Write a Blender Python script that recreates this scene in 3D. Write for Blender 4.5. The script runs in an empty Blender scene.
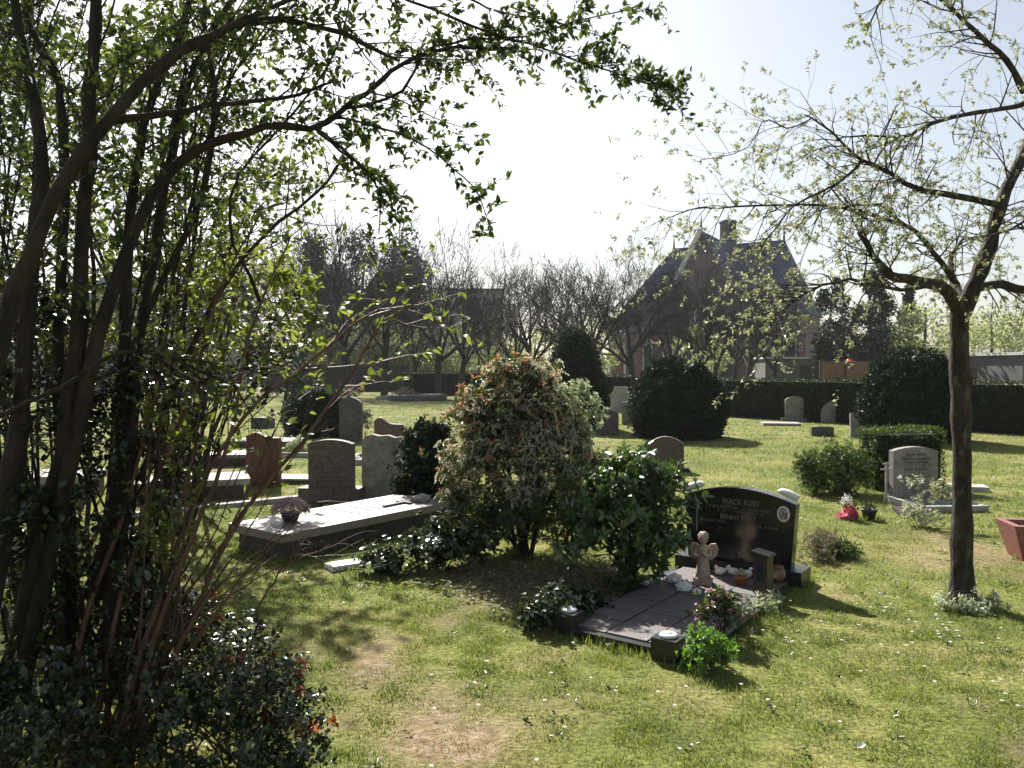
import bpy, bmesh, math, random
import numpy as np
from mathutils import Vector, Matrix, noise as mnoise
random.seed(7)
rng = np.random.default_rng(7)
R = math.radians
PI = math.pi
scene = bpy.context.scene
COL = scene.collection

# ------------------------------------------------------------------ camera
CAMZ, F, HOR = 1.6, 790.0, 368.0
PITCH = math.atan((384 - HOR) / F)
cam_d = bpy.data.cameras.new('camera')
cam = bpy.data.objects.new('camera', cam_d)
COL.objects.link(cam)
cam.location = (0, 0, CAMZ)
cam.rotation_euler = (PI / 2 - PITCH, 0, 0)
cam_d.sensor_width = 36
cam_d.lens = 36 * F / 1024
cam_d.clip_start = 0.05
cam_d.clip_end = 3000
scene.camera = cam

def ray(px, py):
    a = (px - 512) / F
    b = (384 - py) / F
    c, s = math.cos(PITCH), math.sin(PITCH)
    return a, c + b * s, -s + b * c

def at(px, py, Y):
    a, y, z = ray(px, py)
    k = Y / y
    return Vector((a * k, Y, CAMZ + z * k))

def G(px, py, h=0.0):
    a, y, z = ray(px, py)
    k = (h - CAMZ) / z
    return Vector((a * k, y * k, h))

# ------------------------------------------------------------------ materials
def new_mat(name):
    m = bpy.data.materials.new(name)
    m.use_nodes = True
    nt = m.node_tree
    nt.nodes.clear()
    return m, nt, nt.nodes, nt.links

def rgba(c):
    return (c[0], c[1], c[2], 1)

def ramp(nodes, stops, interp='LINEAR'):
    n = nodes.new('ShaderNodeValToRGB')
    n.color_ramp.interpolation = interp
    el = n.color_ramp.elements
    while len(el) > 1:
        el.remove(el[-1])
    el[0].position = stops[0][0]
    el[0].color = rgba(stops[0][1])
    for p, c in stops[1:]:
        e = el.new(p)
        e.color = rgba(c)
    return n

def leaf_mat(name, cols, trans=0.4, rough=0.5, tint=(1.25, 1.35, 0.55), spec=0.5):
    m, nt, N, L = new_mat(name)
    out = N.new('ShaderNodeOutputMaterial')
    a = N.new('ShaderNodeAttribute')
    a.attribute_name = 'rnd'
    n = len(cols)
    rp = ramp(N, [(i / max(1, n - 1), c) for i, c in enumerate(cols)])
    L.new(a.outputs['Fac'], rp.inputs[0])
    p = N.new('ShaderNodeBsdfPrincipled')
    p.inputs['Roughness'].default_value = rough
    p.inputs['Specular IOR Level'].default_value = spec
    L.new(rp.outputs[0], p.inputs['Base Color'])
    if trans > 0:
        t = N.new('ShaderNodeBsdfTranslucent')
        mu = N.new('ShaderNodeMix')
        mu.data_type = 'RGBA'
        mu.blend_type = 'MULTIPLY'
        mu.inputs[0].default_value = 1
        mu.inputs[7].default_value = rgba(tint)
        L.new(rp.outputs[0], mu.inputs[6])
        L.new(mu.outputs[2], t.inputs['Color'])
        mx = N.new('ShaderNodeMixShader')
        mx.inputs[0].default_value = trans
        L.new(p.outputs[0], mx.inputs[1])
        L.new(t.outputs[0], mx.inputs[2])
        L.new(mx.outputs[0], out.inputs[0])
    else:
        L.new(p.outputs[0], out.inputs[0])
    return m

def solid_mat(name, c1, c2, scale=8, rough=0.7, bump=0.3, spec=0.4, detail=8, stretch=(1, 1, 1), speck=None, bscale=None, lo=.35, hi=.65, metal=0, dist=0.01):
    """mottled surface: two colours mixed by noise; speck adds fine grains"""
    m, nt, N, L = new_mat(name)
    out = N.new('ShaderNodeOutputMaterial')
    tc = N.new('ShaderNodeTexCoord')
    mp = N.new('ShaderNodeMapping')
    mp.inputs['Scale'].default_value = stretch
    L.new(tc.outputs['Object'], mp.inputs[0])
    nz = N.new('ShaderNodeTexNoise')
    nz.inputs['Scale'].default_value = scale
    nz.inputs['Detail'].default_value = detail
    nz.inputs['Roughness'].default_value = .65
    L.new(mp.outputs[0], nz.inputs['Vector'])
    rp = ramp(N, [(lo, c1), (hi, c2)])
    L.new(nz.outputs[0], rp.inputs[0])
    colout = rp.outputs[0]
    if speck:
        n2 = N.new('ShaderNodeTexNoise')
        n2.inputs['Scale'].default_value = speck[0]
        n2.inputs['Detail'].default_value = 3
        L.new(mp.outputs[0], n2.inputs['Vector'])
        r2 = ramp(N, [(.55, (0, 0, 0)), (.68, (1, 1, 1))])
        L.new(n2.outputs[0], r2.inputs[0])
        mx = N.new('ShaderNodeMix')
        mx.data_type = 'RGBA'
        L.new(r2.outputs[0], mx.inputs[0])
        L.new(colout, mx.inputs[6])
        mx.inputs[7].default_value = rgba(speck[1])
        colout = mx.outputs[2]
    p = N.new('ShaderNodeBsdfPrincipled')
    p.inputs['Roughness'].default_value = rough
    p.inputs['Metallic'].default_value = metal
    p.inputs['Specular IOR Level'].default_value = spec
    L.new(colout, p.inputs['Base Color'])
    if bump:
        bn = N.new('ShaderNodeTexNoise')
        bn.inputs['Scale'].default_value = bscale or scale * 4
        bn.inputs['Detail'].default_value = 6
        L.new(mp.outputs[0], bn.inputs['Vector'])
        b = N.new('ShaderNodeBump')
        b.inputs['Strength'].default_value = bump
        b.inputs['Distance'].default_value = dist
        L.new(bn.outputs[0], b.inputs['Height'])
        L.new(b.outputs[0], p.inputs['Normal'])
    L.new(p.outputs[0], out.inputs[0])
    return m

def brick_mat(name, c1, c2, mortar, scale, vec='Generated', bw=.5, rh=.25):
    m, nt, N, L = new_mat(name)
    out = N.new('ShaderNodeOutputMaterial')
    uv = N.new('ShaderNodeUVMap')
    bt = N.new('ShaderNodeTexBrick')
    bt.inputs['Color1'].default_value = rgba(c1)
    bt.inputs['Color2'].default_value = rgba(c2)
    bt.inputs['Mortar'].default_value = rgba(mortar)
    bt.inputs['Scale'].default_value = scale
    bt.inputs['Mortar Size'].default_value = .015
    bt.inputs['Brick Width'].default_value = bw
    bt.inputs['Row Height'].default_value = rh
    L.new(uv.outputs[0], bt.inputs['Vector'])
    nz = N.new('ShaderNodeTexNoise')
    nz.inputs['Scale'].default_value = .6
    nz.inputs['Detail'].default_value = 6
    L.new(uv.outputs[0], nz.inputs['Vector'])
    rp = ramp(N, [(.3, (.6, .6, .62)), (.7, (1.1, 1.08, 1.05))])
    L.new(nz.outputs[0], rp.inputs[0])
    mu = N.new('ShaderNodeMix')
    mu.data_type = 'RGBA'
    mu.blend_type = 'MULTIPLY'
    mu.inputs[0].default_value = 1
    L.new(bt.outputs[0], mu.inputs[6])
    L.new(rp.outputs[0], mu.inputs[7])
    p = N.new('ShaderNodeBsdfPrincipled')
    p.inputs['Roughness'].default_value = .8
    L.new(mu.outputs[2], p.inputs['Base Color'])
    L.new(p.outputs[0], out.inputs[0])
    return m

M = {}
M['bark_dark'] = solid_mat('bark_dark', (.012, .009, .007), (.052, .036, .025), 14, .85, .9, .3, stretch=(1, 1, .25), dist=.02)
M['bark_red'] = solid_mat('bark_red', (.045, .022, .013), (.15, .08, .048), 12, .6, .7, .4, stretch=(1, 1, .2), dist=.012)
M['bark_grey'] = solid_mat('bark_grey', (.016, .012, .009), (.075, .058, .043), 18, .85, .9, .3, stretch=(1, 1, .35), speck=(22, (.11, .11, .09)), dist=.03)
M['bark_far'] = solid_mat('bark_far', (.026, .025, .026), (.062, .060, .060), 6, .9, .4, .2)
M['twig_grey'] = solid_mat('twig_grey', (.09, .08, .075), (.16, .145, .13), 3, .8, 0, .3)
M['granite_black'] = solid_mat('granite_black', (.006, .006, .007), (.016, .015, .015), 60, .16, .0, .6, speck=(240, (.03, .03, .03)))
M['granite_base'] = solid_mat('granite_base', (.012, .012, .013), (.03, .03, .03), 60, .32, .1, .5)
M['stone_red'] = solid_mat('stone_red', (.09, .032, .025), (.15, .058, .045), 30, .45, .15, .4, speck=(140, (.06, .03, .03)))
M['stone_planter'] = solid_mat('stone_planter', (.19, .075, .06), (.28, .115, .095), 22, .6, .3, .4, speck=(160, (.2, .07, .06)))
M['stone_mauve'] = solid_mat('stone_mauve', (.085, .065, .06), (.17, .13, .12), 22, .7, .35, .4, speck=(120, (.09, .07, .07)))
M['stone_grey'] = solid_mat('stone_grey', (.16, .15, .135), (.30, .28, .25), 9, .8, .5, .3, speck=(70, (.12, .125, .10)))
M['stone_olive'] = solid_mat('stone_olive', (.20, .195, .15), (.38, .36, .29), 6, .85, .7, .3, speck=(60, (.11, .12, .07)))
M['stone_dark'] = solid_mat('stone_dark', (.05, .048, .045), (.12, .115, .105), 12, .7, .4, .35, speck=(90, (.16, .16, .14)))
M['stone_brown'] = solid_mat('stone_brown', (.065, .042, .036), (.13, .085, .07), 20, .45, .15, .5)
M['stone_pale'] = solid_mat('stone_pale', (.22, .21, .195), (.38, .365, .34), 7, .8, .4, .3, speck=(50, (.22, .23, .19)))
M['granite_pink'] = solid_mat('granite_pink', (.15, .125, .118), (.25, .212, .20), 40, .45, .1, .45, speck=(220, (.16, .13, .12)))
M['slab_side'] = solid_mat('slab_side', (.05, .04, .036), (.09, .075, .068), 20, .75, .4, .3)
M['paver'] = solid_mat('paver', (.075, .066, .066), (.15, .135, .13), 9, .7, .4, .4, stretch=(.5, 4, 1), speck=(90, (.07, .06, .06)))
M['white_marble'] = solid_mat('white_marble', (.62, .62, .62), (.80, .80, .78), 14, .6, .3, .4)
M['concrete'] = solid_mat('concrete', (.28, .27, .25), (.42, .41, .38), 5, .85, .4, .3)
M['angel'] = solid_mat('angel', (.28, .20, .15), (.50, .39, .31), 30, .75, .5, .3)
M['terracotta'] = solid_mat('terracotta', (.30, .10, .05), (.42, .16, .08), 20, .75, .2, .3)
M['pot_brown'] = solid_mat('pot_brown', (.12, .06, .03), (.24, .13, .07), 14, .5, .2, .5)
M['pot_dark'] = solid_mat('pot_dark', (.02, .016, .02), (.06, .045, .05), 20, .5, .2, .5)
M['lantern'] = solid_mat('lantern', (.03, .018, .012), (.07, .04, .028), 20, .45, .2, .5)
M['letters_pale'] = solid_mat('letters_pale', (.15, .145, .13), (.22, .21, .19), 30, .6, 0, .3)
M['letters_dark'] = solid_mat('letters_dark', (.03, .028, .028), (.05, .048, .048), 30, .6, 0, .3)
M['letters_black'] = solid_mat('letters_black', (.015, .015, .015), (.03, .03, .03), 30, .5, 0, .3)
M['photo'] = solid_mat('photo', (.05, .05, .05), (.42, .41, .40), 45, .35, 0, .5, detail=2)
M['white_paint'] = solid_mat('white_paint', (.68, .68, .66), (.80, .80, .78), 20, .5, 0, .4)
M['slate'] = brick_mat('slate', (.050, .064, .115), (.08, .10, .165), (.035, .045, .075), 1.0, bw=.6, rh=.4)
M['brick'] = brick_mat('brick', (.20, .10, .09), (.26, .135, .115), (.22, .19, .18), 1.0, bw=.45, rh=.16)
M['brick_dark'] = brick_mat('brick_dark', (.12, .085, .09), (.17, .115, .115), (.13, .12, .12), 1.0, bw=.45, rh=.16)
M['coping'] = solid_mat('coping', (.55, .54, .52), (.70, .69, .66), 2, .8, .1, .3)
M['roof_tile'] = brick_mat('roof_tile', (.26, .12, .08), (.34, .17, .12), (.14, .07, .05), 1.0, bw=.5, rh=.35)
M['plaster'] = solid_mat('plaster', (.30, .29, .28), (.42, .41, .39), .6, .85, .1, .3)
M['plaster_grey'] = solid_mat('plaster_grey', (.10, .10, .105), (.17, .165, .17), .6, .85, .1, .3)
M['glass'] = solid_mat('glass', (.02, .025, .03), (.04, .05, .06), 2, .08, 0, .8)
M['wood_fence'] = brick_mat('wood_fence', (.26, .15, .07), (.32, .19, .09), (.12, .07, .04), 1.0, bw=30, rh=.15)
M['wood_dark'] = solid_mat('wood_dark', (.04, .03, .025), (.09, .07, .055), 8, .8, .3, .3, stretch=(1, 1, 5))
M['red_cloth'] = solid_mat('red_cloth', (.55, .03, .03), (.65, .05, .04), 5, .7, 0, .3)
M['wrap_pink'] = leaf_mat('wrap_pink', [(.60, .12, .20), (.75, .45, .50), (.65, .08, .14)], .4, .35, (1.1, 1, 1))
M['soil'] = solid_mat('soil', (.035, .025, .018), (.09, .065, .045), 20, .9, .8, .2, dist=.03)
M['pebble'] = solid_mat('pebble', (.3, .28, .26), (.55, .53, .50), 30, .7, .2, .3)
M['dead_leaf'] = leaf_mat('dead_leaf', [(.22, .08, .035), (.34, .13, .06), (.42, .20, .10)], .45, .6, (1.2, 1, .8))
# foliage
M['leaf_tree'] = leaf_mat('leaf_tree', [(.035, .058, .02), (.06, .09, .028), (.10, .13, .042), (.045, .07, .026)], .42, .4, (1.25, 1.2, .65))
M['leaf_young'] = leaf_mat('leaf_young', [(.09, .115, .035), (.15, .18, .055), (.22, .25, .09)], .5, .5, (1.3, 1.35, .6))
M['leaf_holly'] = leaf_mat('leaf_holly', [(.014, .023, .009), (.026, .041, .015), (.05, .068, .022)], .15, .2, spec=.6)
M['leaf_ivy'] = leaf_mat('leaf_ivy', [(.018, .028, .012), (.034, .051, .019), (.065, .085, .03)], .2, .2, spec=.6)
M['leaf_rhodo'] = leaf_mat('leaf_rhodo', [(.03, .06, .02), (.05, .095, .03), (.085, .14, .04), (.10, .16, .05)], .25, .3, spec=.55)
M['leaf_pieris'] = leaf_mat('leaf_pieris', [(.045, .062, .026), (.07, .095, .036), (.11, .135, .06)], .35, .35)
M['leaf_pieris_new'] = leaf_mat('leaf_pieris_new', [(.32, .12, .06), (.42, .21, .11), (.50, .33, .20), (.25, .13, .07)], .35, .45, (1.15, 1, .8))
M['flower_cream'] = leaf_mat('flower_cream', [(.50, .44, .30), (.62, .58, .44), (.72, .70, .60)], .4, .6, (1, 1, .9))
M['leaf_silver'] = leaf_mat('leaf_silver', [(.28, .32, .20), (.42, .46, .32), (.55, .58, .46)], .4, .5, (1, 1.05, .8))
M['leaf_spring'] = leaf_mat('leaf_spring', [(.22, .24, .14), (.36, .37, .26), (.50, .50, .42), (.15, .17, .09)], .35, .5, (1.1, 1.15, .75))  # pale, desaturated leaf colours: the whitening of backlight is put into them
M['leaf_yew'] = leaf_mat('leaf_yew', [(.008, .016, .007), (.014, .027, .010), (.024, .042, .014)], .12, .55, spec=.3)
M['leaf_hedge'] = leaf_mat('leaf_hedge', [(.016, .026, .011), (.028, .044, .016), (.05, .07, .025)], .2, .55, spec=.3)
M['leaf_privet'] = leaf_mat('leaf_privet', [(.035, .06, .018), (.06, .095, .028), (.10, .14, .04)], .35, .4)
M['leaf_far'] = leaf_mat('leaf_far', [(.20, .23, .11), (.30, .33, .18), (.42, .43, .28), (.14, .17, .08)], .5, .7, (1.15, 1.2, .8))
M['leaf_conifer'] = leaf_mat('leaf_conifer', [(.014, .026, .014), (.026, .042, .022), (.045, .062, .033)], .12, .7, spec=.25)
M['leaf_bright'] = leaf_mat('leaf_bright', [(.10, .20, .04), (.15, .27, .06), (.20, .32, .09)], .45, .5)
M['leaf_dry'] = leaf_mat('leaf_dry', [(.16, .13, .08), (.24, .20, .13), (.12, .14, .06), (.32, .28, .20)], .3, .7, (1, 1, .9))
M['flower_pink'] = leaf_mat('flower_pink', [(.42, .20, .24), (.58, .34, .38), (.70, .52, .52)], .35, .6, (1, 1, 1))
M['flower_heather'] = leaf_mat('flower_heather', [(.30, .20, .21), (.44, .31, .33), (.60, .48, .50), (.20, .15, .14)], .35, .7, (1, 1, 1))
M['flower_red'] = leaf_mat('flower_red', [(.45, .02, .03), (.60, .04, .05), (.5, .02, .08)], .3, .5, (1, 1, 1))
M['flower_white'] = leaf_mat('flower_white', [(.72, .72, .68), (.80, .80, .78)], .35, .6, (1, 1, 1))
M['flower_yellow'] = leaf_mat('flower_yellow', [(.75, .55, .03), (.8, .62, .05)], .3, .6, (1, 1, 1))
M['grass'] = leaf_mat('grass', [(.085, .12, .027), (.155, .20, .05), (.22, .255, .078), (.34, .31, .16), (.40, .35, .22)], .42, .5, (1.2, 1.25, .6), .3)
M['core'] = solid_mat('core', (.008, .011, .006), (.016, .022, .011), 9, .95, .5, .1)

# ------------------------------------------------------------------ object helpers
def link(o):
    COL.objects.link(o)
    return o

def thing(name, label, cat, loc=(0, 0, 0), rz=0, group=None, kind=None):
    o = bpy.data.objects.new(name, None)
    o.empty_display_size = .2
    link(o)
    o.location = loc
    o.rotation_euler = (0, 0, rz)
    o['label'] = label
    o['category'] = cat
    if group:
        o['group'] = group
    if kind:
        o['kind'] = kind
    return o

def tag(o, label=None, cat=None, group=None, kind=None):
    for k, v in (('label', label), ('category', cat), ('group', group), ('kind', kind)):
        if v:
            o[k] = v
    return o

def copy_tree(o, parent=None):
    c = o.copy()
    link(c)
    if parent:
        c.parent = parent
    for ch in [x for x in bpy.data.objects if x.parent == o]:
        copy_tree(ch, c)
    return c

def np_mesh(name, V, Fc, mat, parent=None, rnd=None, smooth=False, extra_mats=None, midx=None):
    """V (n,3); Fc (m,k) all of k corners"""
    V = np.asarray(V, np.float32).reshape(-1, 3)
    Fc = np.asarray(Fc, np.int32)
    k = Fc.shape[1]
    me = bpy.data.meshes.new(name)
    me.vertices.add(len(V))
    me.vertices.foreach_set('co', V.ravel())
    me.loops.add(Fc.size)
    me.loops.foreach_set('vertex_index', Fc.ravel())
    me.polygons.add(len(Fc))
    me.polygons.foreach_set('loop_start', np.arange(0, Fc.size, k, dtype=np.int32))
    me.polygons.foreach_set('loop_total', np.full(len(Fc), k, np.int32))
    if smooth:
        me.polygons.foreach_set('use_smooth', np.ones(len(Fc), bool))
    me.materials.append(mat)
    if extra_mats:
        for m in extra_mats:
            me.materials.append(m)
        me.polygons.foreach_set('material_index', midx)
    me.update(calc_edges=True)
    if rnd is not None:
        a = me.attributes.new('rnd', 'FLOAT', 'POINT')
        a.data.foreach_set('value', np.asarray(rnd, np.float32))
    o = bpy.data.objects.new(name, me)
    link(o)
    if parent:
        o.parent = parent
    return o

def norm(a):
    return a / np.maximum(np.linalg.norm(a, axis=-1, keepdims=True), 1e-9)

def tubes(items, sides=5):
    by = {}
    for pts, rad in items:
        by.setdefault(len(pts), []).append((pts, rad))
    Vs, Fs, off = [], [], 0
    for n, its in by.items():
        P = np.array([[tuple(p) for p in i[0]] for i in its], float)
        Rr = np.array([i[1] for i in its], float)
        T = norm(np.gradient(P, axis=1))
        D = norm(P[:, -1] - P[:, 0])
        ref = np.where(np.abs(D[:, 2:3]) < .8, np.array([[0, 0, 1.]]), np.array([[1., 0, 0]]))
        U = norm(np.cross(T, ref[:, None, :]))
        W = np.cross(T, U)
        a = np.arange(sides) * 2 * PI / sides
        V = P[:, :, None, :] + Rr[:, :, None, None] * (np.cos(a)[None, None, :, None] * U[:, :, None, :] + np.sin(a)[None, None, :, None] * W[:, :, None, :])
        m = len(its)
        idx = np.arange(m * n * sides).reshape(m, n, sides)
        q = np.stack([idx[:, :-1], np.roll(idx, -1, 2)[:, :-1], np.roll(idx, -1, 2)[:, 1:], idx[:, 1:]], -1).reshape(-1, 4)
        Vs.append(V.reshape(-1, 3))
        Fs.append(q + off)
        off += m * n * sides
    return np.concatenate(Vs), np.concatenate(Fs)

def tube_obj(name, items, mat, parent, sides=5, shift=None):
    V, Fc = tubes(items, sides)
    if shift is not None:
        V = V - np.array(shift)
    return np_mesh(name, V, Fc, mat, parent, smooth=True)

def rand_dirs(n):
    return norm(rng.normal(size=(n, 3)))

def leaves(P, D, Nn, L, W, fold=.25, full=False, curl=.15):
    """leaf blades: base P, direction D, face normal Nn, length L, width W (arrays)"""
    P = np.asarray(P, float)
    n = len(P)
    L = np.broadcast_to(np.asarray(L, float), (n,))[:, None]
    W = np.broadcast_to(np.asarray(W, float), (n,))[:, None]
    D = norm(np.asarray(D, float))
    S = norm(np.cross(D, Nn))
    Nn = np.cross(S, D)
    if not full:
        v0 = P
        v1 = P + D * L * .45 + S * W * .5 + Nn * W * fold
        v2 = P + D * L - Nn * L * curl
        v3 = P + D * L * .45 - S * W * .5 + Nn * W * fold
        V = np.stack([v0, v1, v2, v3], 1).reshape(-1, 3)
        b = np.arange(n)[:, None] * 4
        Fc = np.concatenate([b + np.array([0, 1, 2]), b + np.array([0, 2, 3])], 0)
        rn = np.repeat(rng.random(n), 4)
        return V, Fc, rn
    pts = []
    for t, w, c in ((0, 0, 0), (.3, 1, 0), (.65, .85, .3), (1, 0, 1)):
        mid = P + D * L * t - Nn * L * curl * c
        if w:
            pts += [mid, mid + S * W * .5 * w + Nn * W * fold * w, mid - S * W * .5 * w + Nn * W * fold * w]
        else:
            pts += [mid]
    V = np.stack(pts, 1).reshape(-1, 3)  # 0 base,1 m1,2 a1,3 b1,4 m2,5 a2,6 b2,7 tip
    b = np.arange(n)[:, None] * 8
    tr = [(0, 2, 1), (0, 1, 3), (1, 2, 5), (1, 5, 4), (3, 1, 4), (3, 4, 6), (4, 5, 7), (6, 4, 7)]
    Fc = np.concatenate([b + np.array(t) for t in tr], 0)
    rn = np.repeat(rng.random(n), 8)
    return V, Fc, rn

def leaf_obj(name, mat, parent, P, D, Nn, L, W, **kw):
    V, Fc, rn = leaves(P, D, Nn, L, W, **kw)
    return np_mesh(name, V, Fc, mat, parent, rnd=rn)

def join(parts):
    """parts: list of (V,F,rn) -> single"""
    Vs, Fs, Rs, off = [], [], [], 0
    for V, Fc, rn in parts:
        Vs.append(V)
        Fs.append(Fc + off)
        Rs.append(rn)
        off += len(V)
    return np.concatenate(Vs), np.concatenate(Fs), np.concatenate(Rs)

def bm_obj(name, bm, mat, parent=None, smooth=False, bevel=0, uv=False):
    if bevel:
        ed = [e for e in bm.edges if len(e.link_faces) == 2 and e.calc_face_angle(0) > .6]
        bmesh.ops.bevel(bm, geom=ed, offset=bevel, segments=2, affect='EDGES', profile=.5)
    bmesh.ops.recalc_face_normals(bm, faces=bm.faces)
    if uv:
        ul = bm.loops.layers.uv.new('UVMap')
        for f in bm.faces:
            n = f.normal
            if abs(n.z) > .95:
                ax, ay = Vector((1, 0, 0)), Vector((0, 1, 0))
            else:
                ax = Vector((0, 0, 1)).cross(n).normalized()
                ay = n.cross(ax).normalized()
            for l in f.loops:
                l[ul].uv = (l.vert.co.dot(ax), l.vert.co.dot(ay))
    me = bpy.data.meshes.new(name)
    bm.to_mesh(me)
    bm.free()
    if smooth:
        for p in me.polygons:
            p.use_smooth = True
    me.materials.append(mat)
    o = bpy.data.objects.new(name, me)
    link(o)
    if parent:
        o.parent = parent
    return o

def add_box(bm, c, s, rz=0, taper=1.0):
    c = Vector(c)
    vs = []
    for dz in (-1, 1):
        k = taper if dz > 0 else 1
        for dx, dy in ((-1, -1), (1, -1), (1, 1), (-1, 1)):
            v = Vector((dx * s[0] / 2 * k, dy * s[1] / 2 * k, dz * s[2] / 2))
            v.rotate(Matrix.Rotation(rz, 3, 'Z'))
            vs.append(bm.verts.new(c + v))
    for f in ((0, 3, 2, 1), (4, 5, 6, 7), (0, 1, 5, 4), (1, 2, 6, 5), (2, 3, 7, 6), (3, 0, 4, 7)):
        bm.faces.new([vs[i] for i in f])

def box(name, c, s, mat, parent=None, rz=0, bevel=.006, taper=1.0, uv=False):
    bm = bmesh.new()
    add_box(bm, c, s, rz, taper)
    return bm_obj(name, bm, mat, parent, bevel=bevel, uv=uv)

def add_prism(bm, outline, y0, y1):
    """outline (x,z) extruded along y"""
    a = [bm.verts.new((x, y0, z)) for x, z in outline]
    b = [bm.verts.new((x, y1, z)) for x, z in outline]
    bm.faces.new(a)
    bm.faces.new(b[::-1])
    n = len(a)
    for i in range(n):
        j = (i + 1) % n
        bm.faces.new((a[j], a[i], b[i], b[j]))

def prism(name, outline, y0, y1, mat, parent=None, bevel=.005, uv=False, smooth=False):
    bm = bmesh.new()
    add_prism(bm, outline, y0, y1)
    return bm_obj(name, bm, mat, parent, bevel=bevel, uv=uv, smooth=smooth)

def lathe(name, prof, mat, parent=None, seg=20, loc=(0, 0, 0), noise_amp=0):
    items_v, f = [], []
    a = np.arange(seg) * 2 * PI / seg
    for r, z in prof:
        for t in a:
            items_v.append((loc[0] + r * math.cos(t), loc[1] + r * math.sin(t), loc[2] + z))
    n = len(prof)
    for i in range(n - 1):
        for j in range(seg):
            k = (j + 1) % seg
            f.append((i * seg + j, i * seg + k, (i + 1) * seg + k, (i + 1) * seg + j))
    return np_mesh(name, items_v, f, mat, parent, smooth=True)

def blob(name, c, r, mat, parent=None, sub=2, amp=.15, scale=3.0, seed=0):
    bm = bmesh.new()
    bmesh.ops.create_icosphere(bm, subdivisions=sub, radius=1)
    for v in bm.verts:
        d = 1 + amp * mnoise.noise(v.co * scale + Vector((seed, seed * 2, 0)))
        v.co = Vector((c[0] + v.co.x * r[0] * d, c[1] + v.co.y * r[1] * d, c[2] + v.co.z * r[2] * d))
    return bm_obj(name, bm, mat, parent, smooth=True)

def text(s, size, mat, parent, loc, rot=(PI / 2, 0, 0), name='inscription', ext=.0015, sx=1.0):
    cu = bpy.data.curves.new(name, 'FONT')
    cu.body = s
    cu.size = size
    cu.align_x = 'CENTER'
    cu.align_y = 'CENTER'
    cu.extrude = ext
    cu.materials.append(mat)
    tmp = bpy.data.objects.new(name + '_curve', cu)
    me = bpy.data.meshes.new_from_object(tmp)
    bpy.data.objects.remove(tmp)
    o = bpy.data.objects.new(name, me)
    link(o)
    o.parent = parent
    o.location = loc
    o.rotation_euler = rot
    o.scale = (sx, 1, 1)
    return o

def glyphs(rows, mat, parent, y, name='inscription', seed=1, plane='xz', thick=.002):
    """rows of letter-like strokes too small to read: (cx, cz, width, height)"""
    rr = random.Random(seed)
    if len(rows) > 1 and plane == 'xz':
        for i, r_ in enumerate(rows):
            o = glyphs([r_], mat, parent, y, name, seed * 31 + i, plane, thick)
        return o
    bm = bmesh.new()
    def st(cx, cz, w, h):
        if plane == 'xz':
            add_box(bm, (cx, y, cz), (w, thick, h))
        else:
            add_box(bm, (cx, cz, y), (w, h, thick))
    for cx, cz, w, h in rows:
        x = cx - w / 2
        while x < cx + w / 2:
            if rr.random() < .14:
                x += h * .5
                continue
            lw = h * .55
            st(x, cz, h * .13, h)
            if rr.random() < .6:
                st(x + lw * .5, cz + h * rr.choice((-.42, 0, .42)), lw * .7, h * .13)
            if rr.random() < .6:
                st(x + lw * .85, cz + h * rr.choice((-.2, .2, 0)) * .5, h * .13, h * rr.choice((.6, .95)))
            x += lw + h * .28
    return bm_obj(name, bm, mat, parent)

# ------------------------------------------------------------------ growing wood
def rot_about(v, axis, ang):
    return Matrix.Rotation(ang, 3, axis) @ v

def perp(v):
    a = Vector((random.gauss(0, 1), random.gauss(0, 1), random.gauss(0, 1)))
    return (a - v * a.dot(v)).normalized()

def twig(p, d, L, r, n=4, wander=.18, up=0.0, rend=.35):
    pts, rad = [p.copy()], [r]
    d = d.normalized()
    for i in range(n - 1):
        d = (d + perp(d) * random.uniform(0, wander) + Vector((0, 0, up))).normalized()
        p = p + d * (L / (n - 1))
        pts.append(p)
        rad.append(r * (1 - (1 - rend) * (i + 1) / (n - 1)))
    return pts, rad, d

def grow(p, d, L, r, lvl, maxl, out, tips, cfg):
    n = cfg.get('n', 5)
    pts, rad, de = twig(p, d, L, r, n, cfg['wander'], cfg['up'], cfg.get('rend', .5))
    out.append((pts, rad))
    if lvl == maxl:
        tips.append((pts, de))
        return
    k = cfg['kids'][lvl]
    for i in range(k):
        t = .25 + .75 * (i + random.random() * .8) / k if i < k - 1 else 1.0
        t = min(t, 1.0)
        f = t * (n - 1)
        j = min(int(f), n - 2)
        q = pts[j].lerp(pts[j + 1], f - j)
        dd = (pts[j + 1] - pts[j]).normalized()
        a = R(random.uniform(*cfg['ang'])) * (0.4 if i == k - 1 else 1)
        nd = rot_about(dd, perp(dd), a)
        ll = L * random.uniform(*cfg['ratio'])
        rr = rad[j] * random.uniform(.45, .62) if i < k - 1 else rad[-1] * .9
        grow(q, nd, ll, rr, lvl + 1, maxl, out, tips, cfg)

def smooth_path(pts, n):
    """Catmull-Rom resample to n points"""
    P = [pts[0]] + list(pts) + [pts[-1]]
    segs = len(pts) - 1
    out = []
    for i in range(n):
        u = i / (n - 1) * segs
        k = min(int(u), segs - 1)
        t = u - k
        p0, p1, p2, p3 = P[k], P[k + 1], P[k + 2], P[k + 3]
        out.append(.5 * ((2 * p1) + (-p0 + p2) * t + (2 * p0 - 5 * p1 + 4 * p2 - p3) * t * t + (-p0 + 3 * p1 - 3 * p2 + p3) * t ** 3))
    return out

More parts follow.
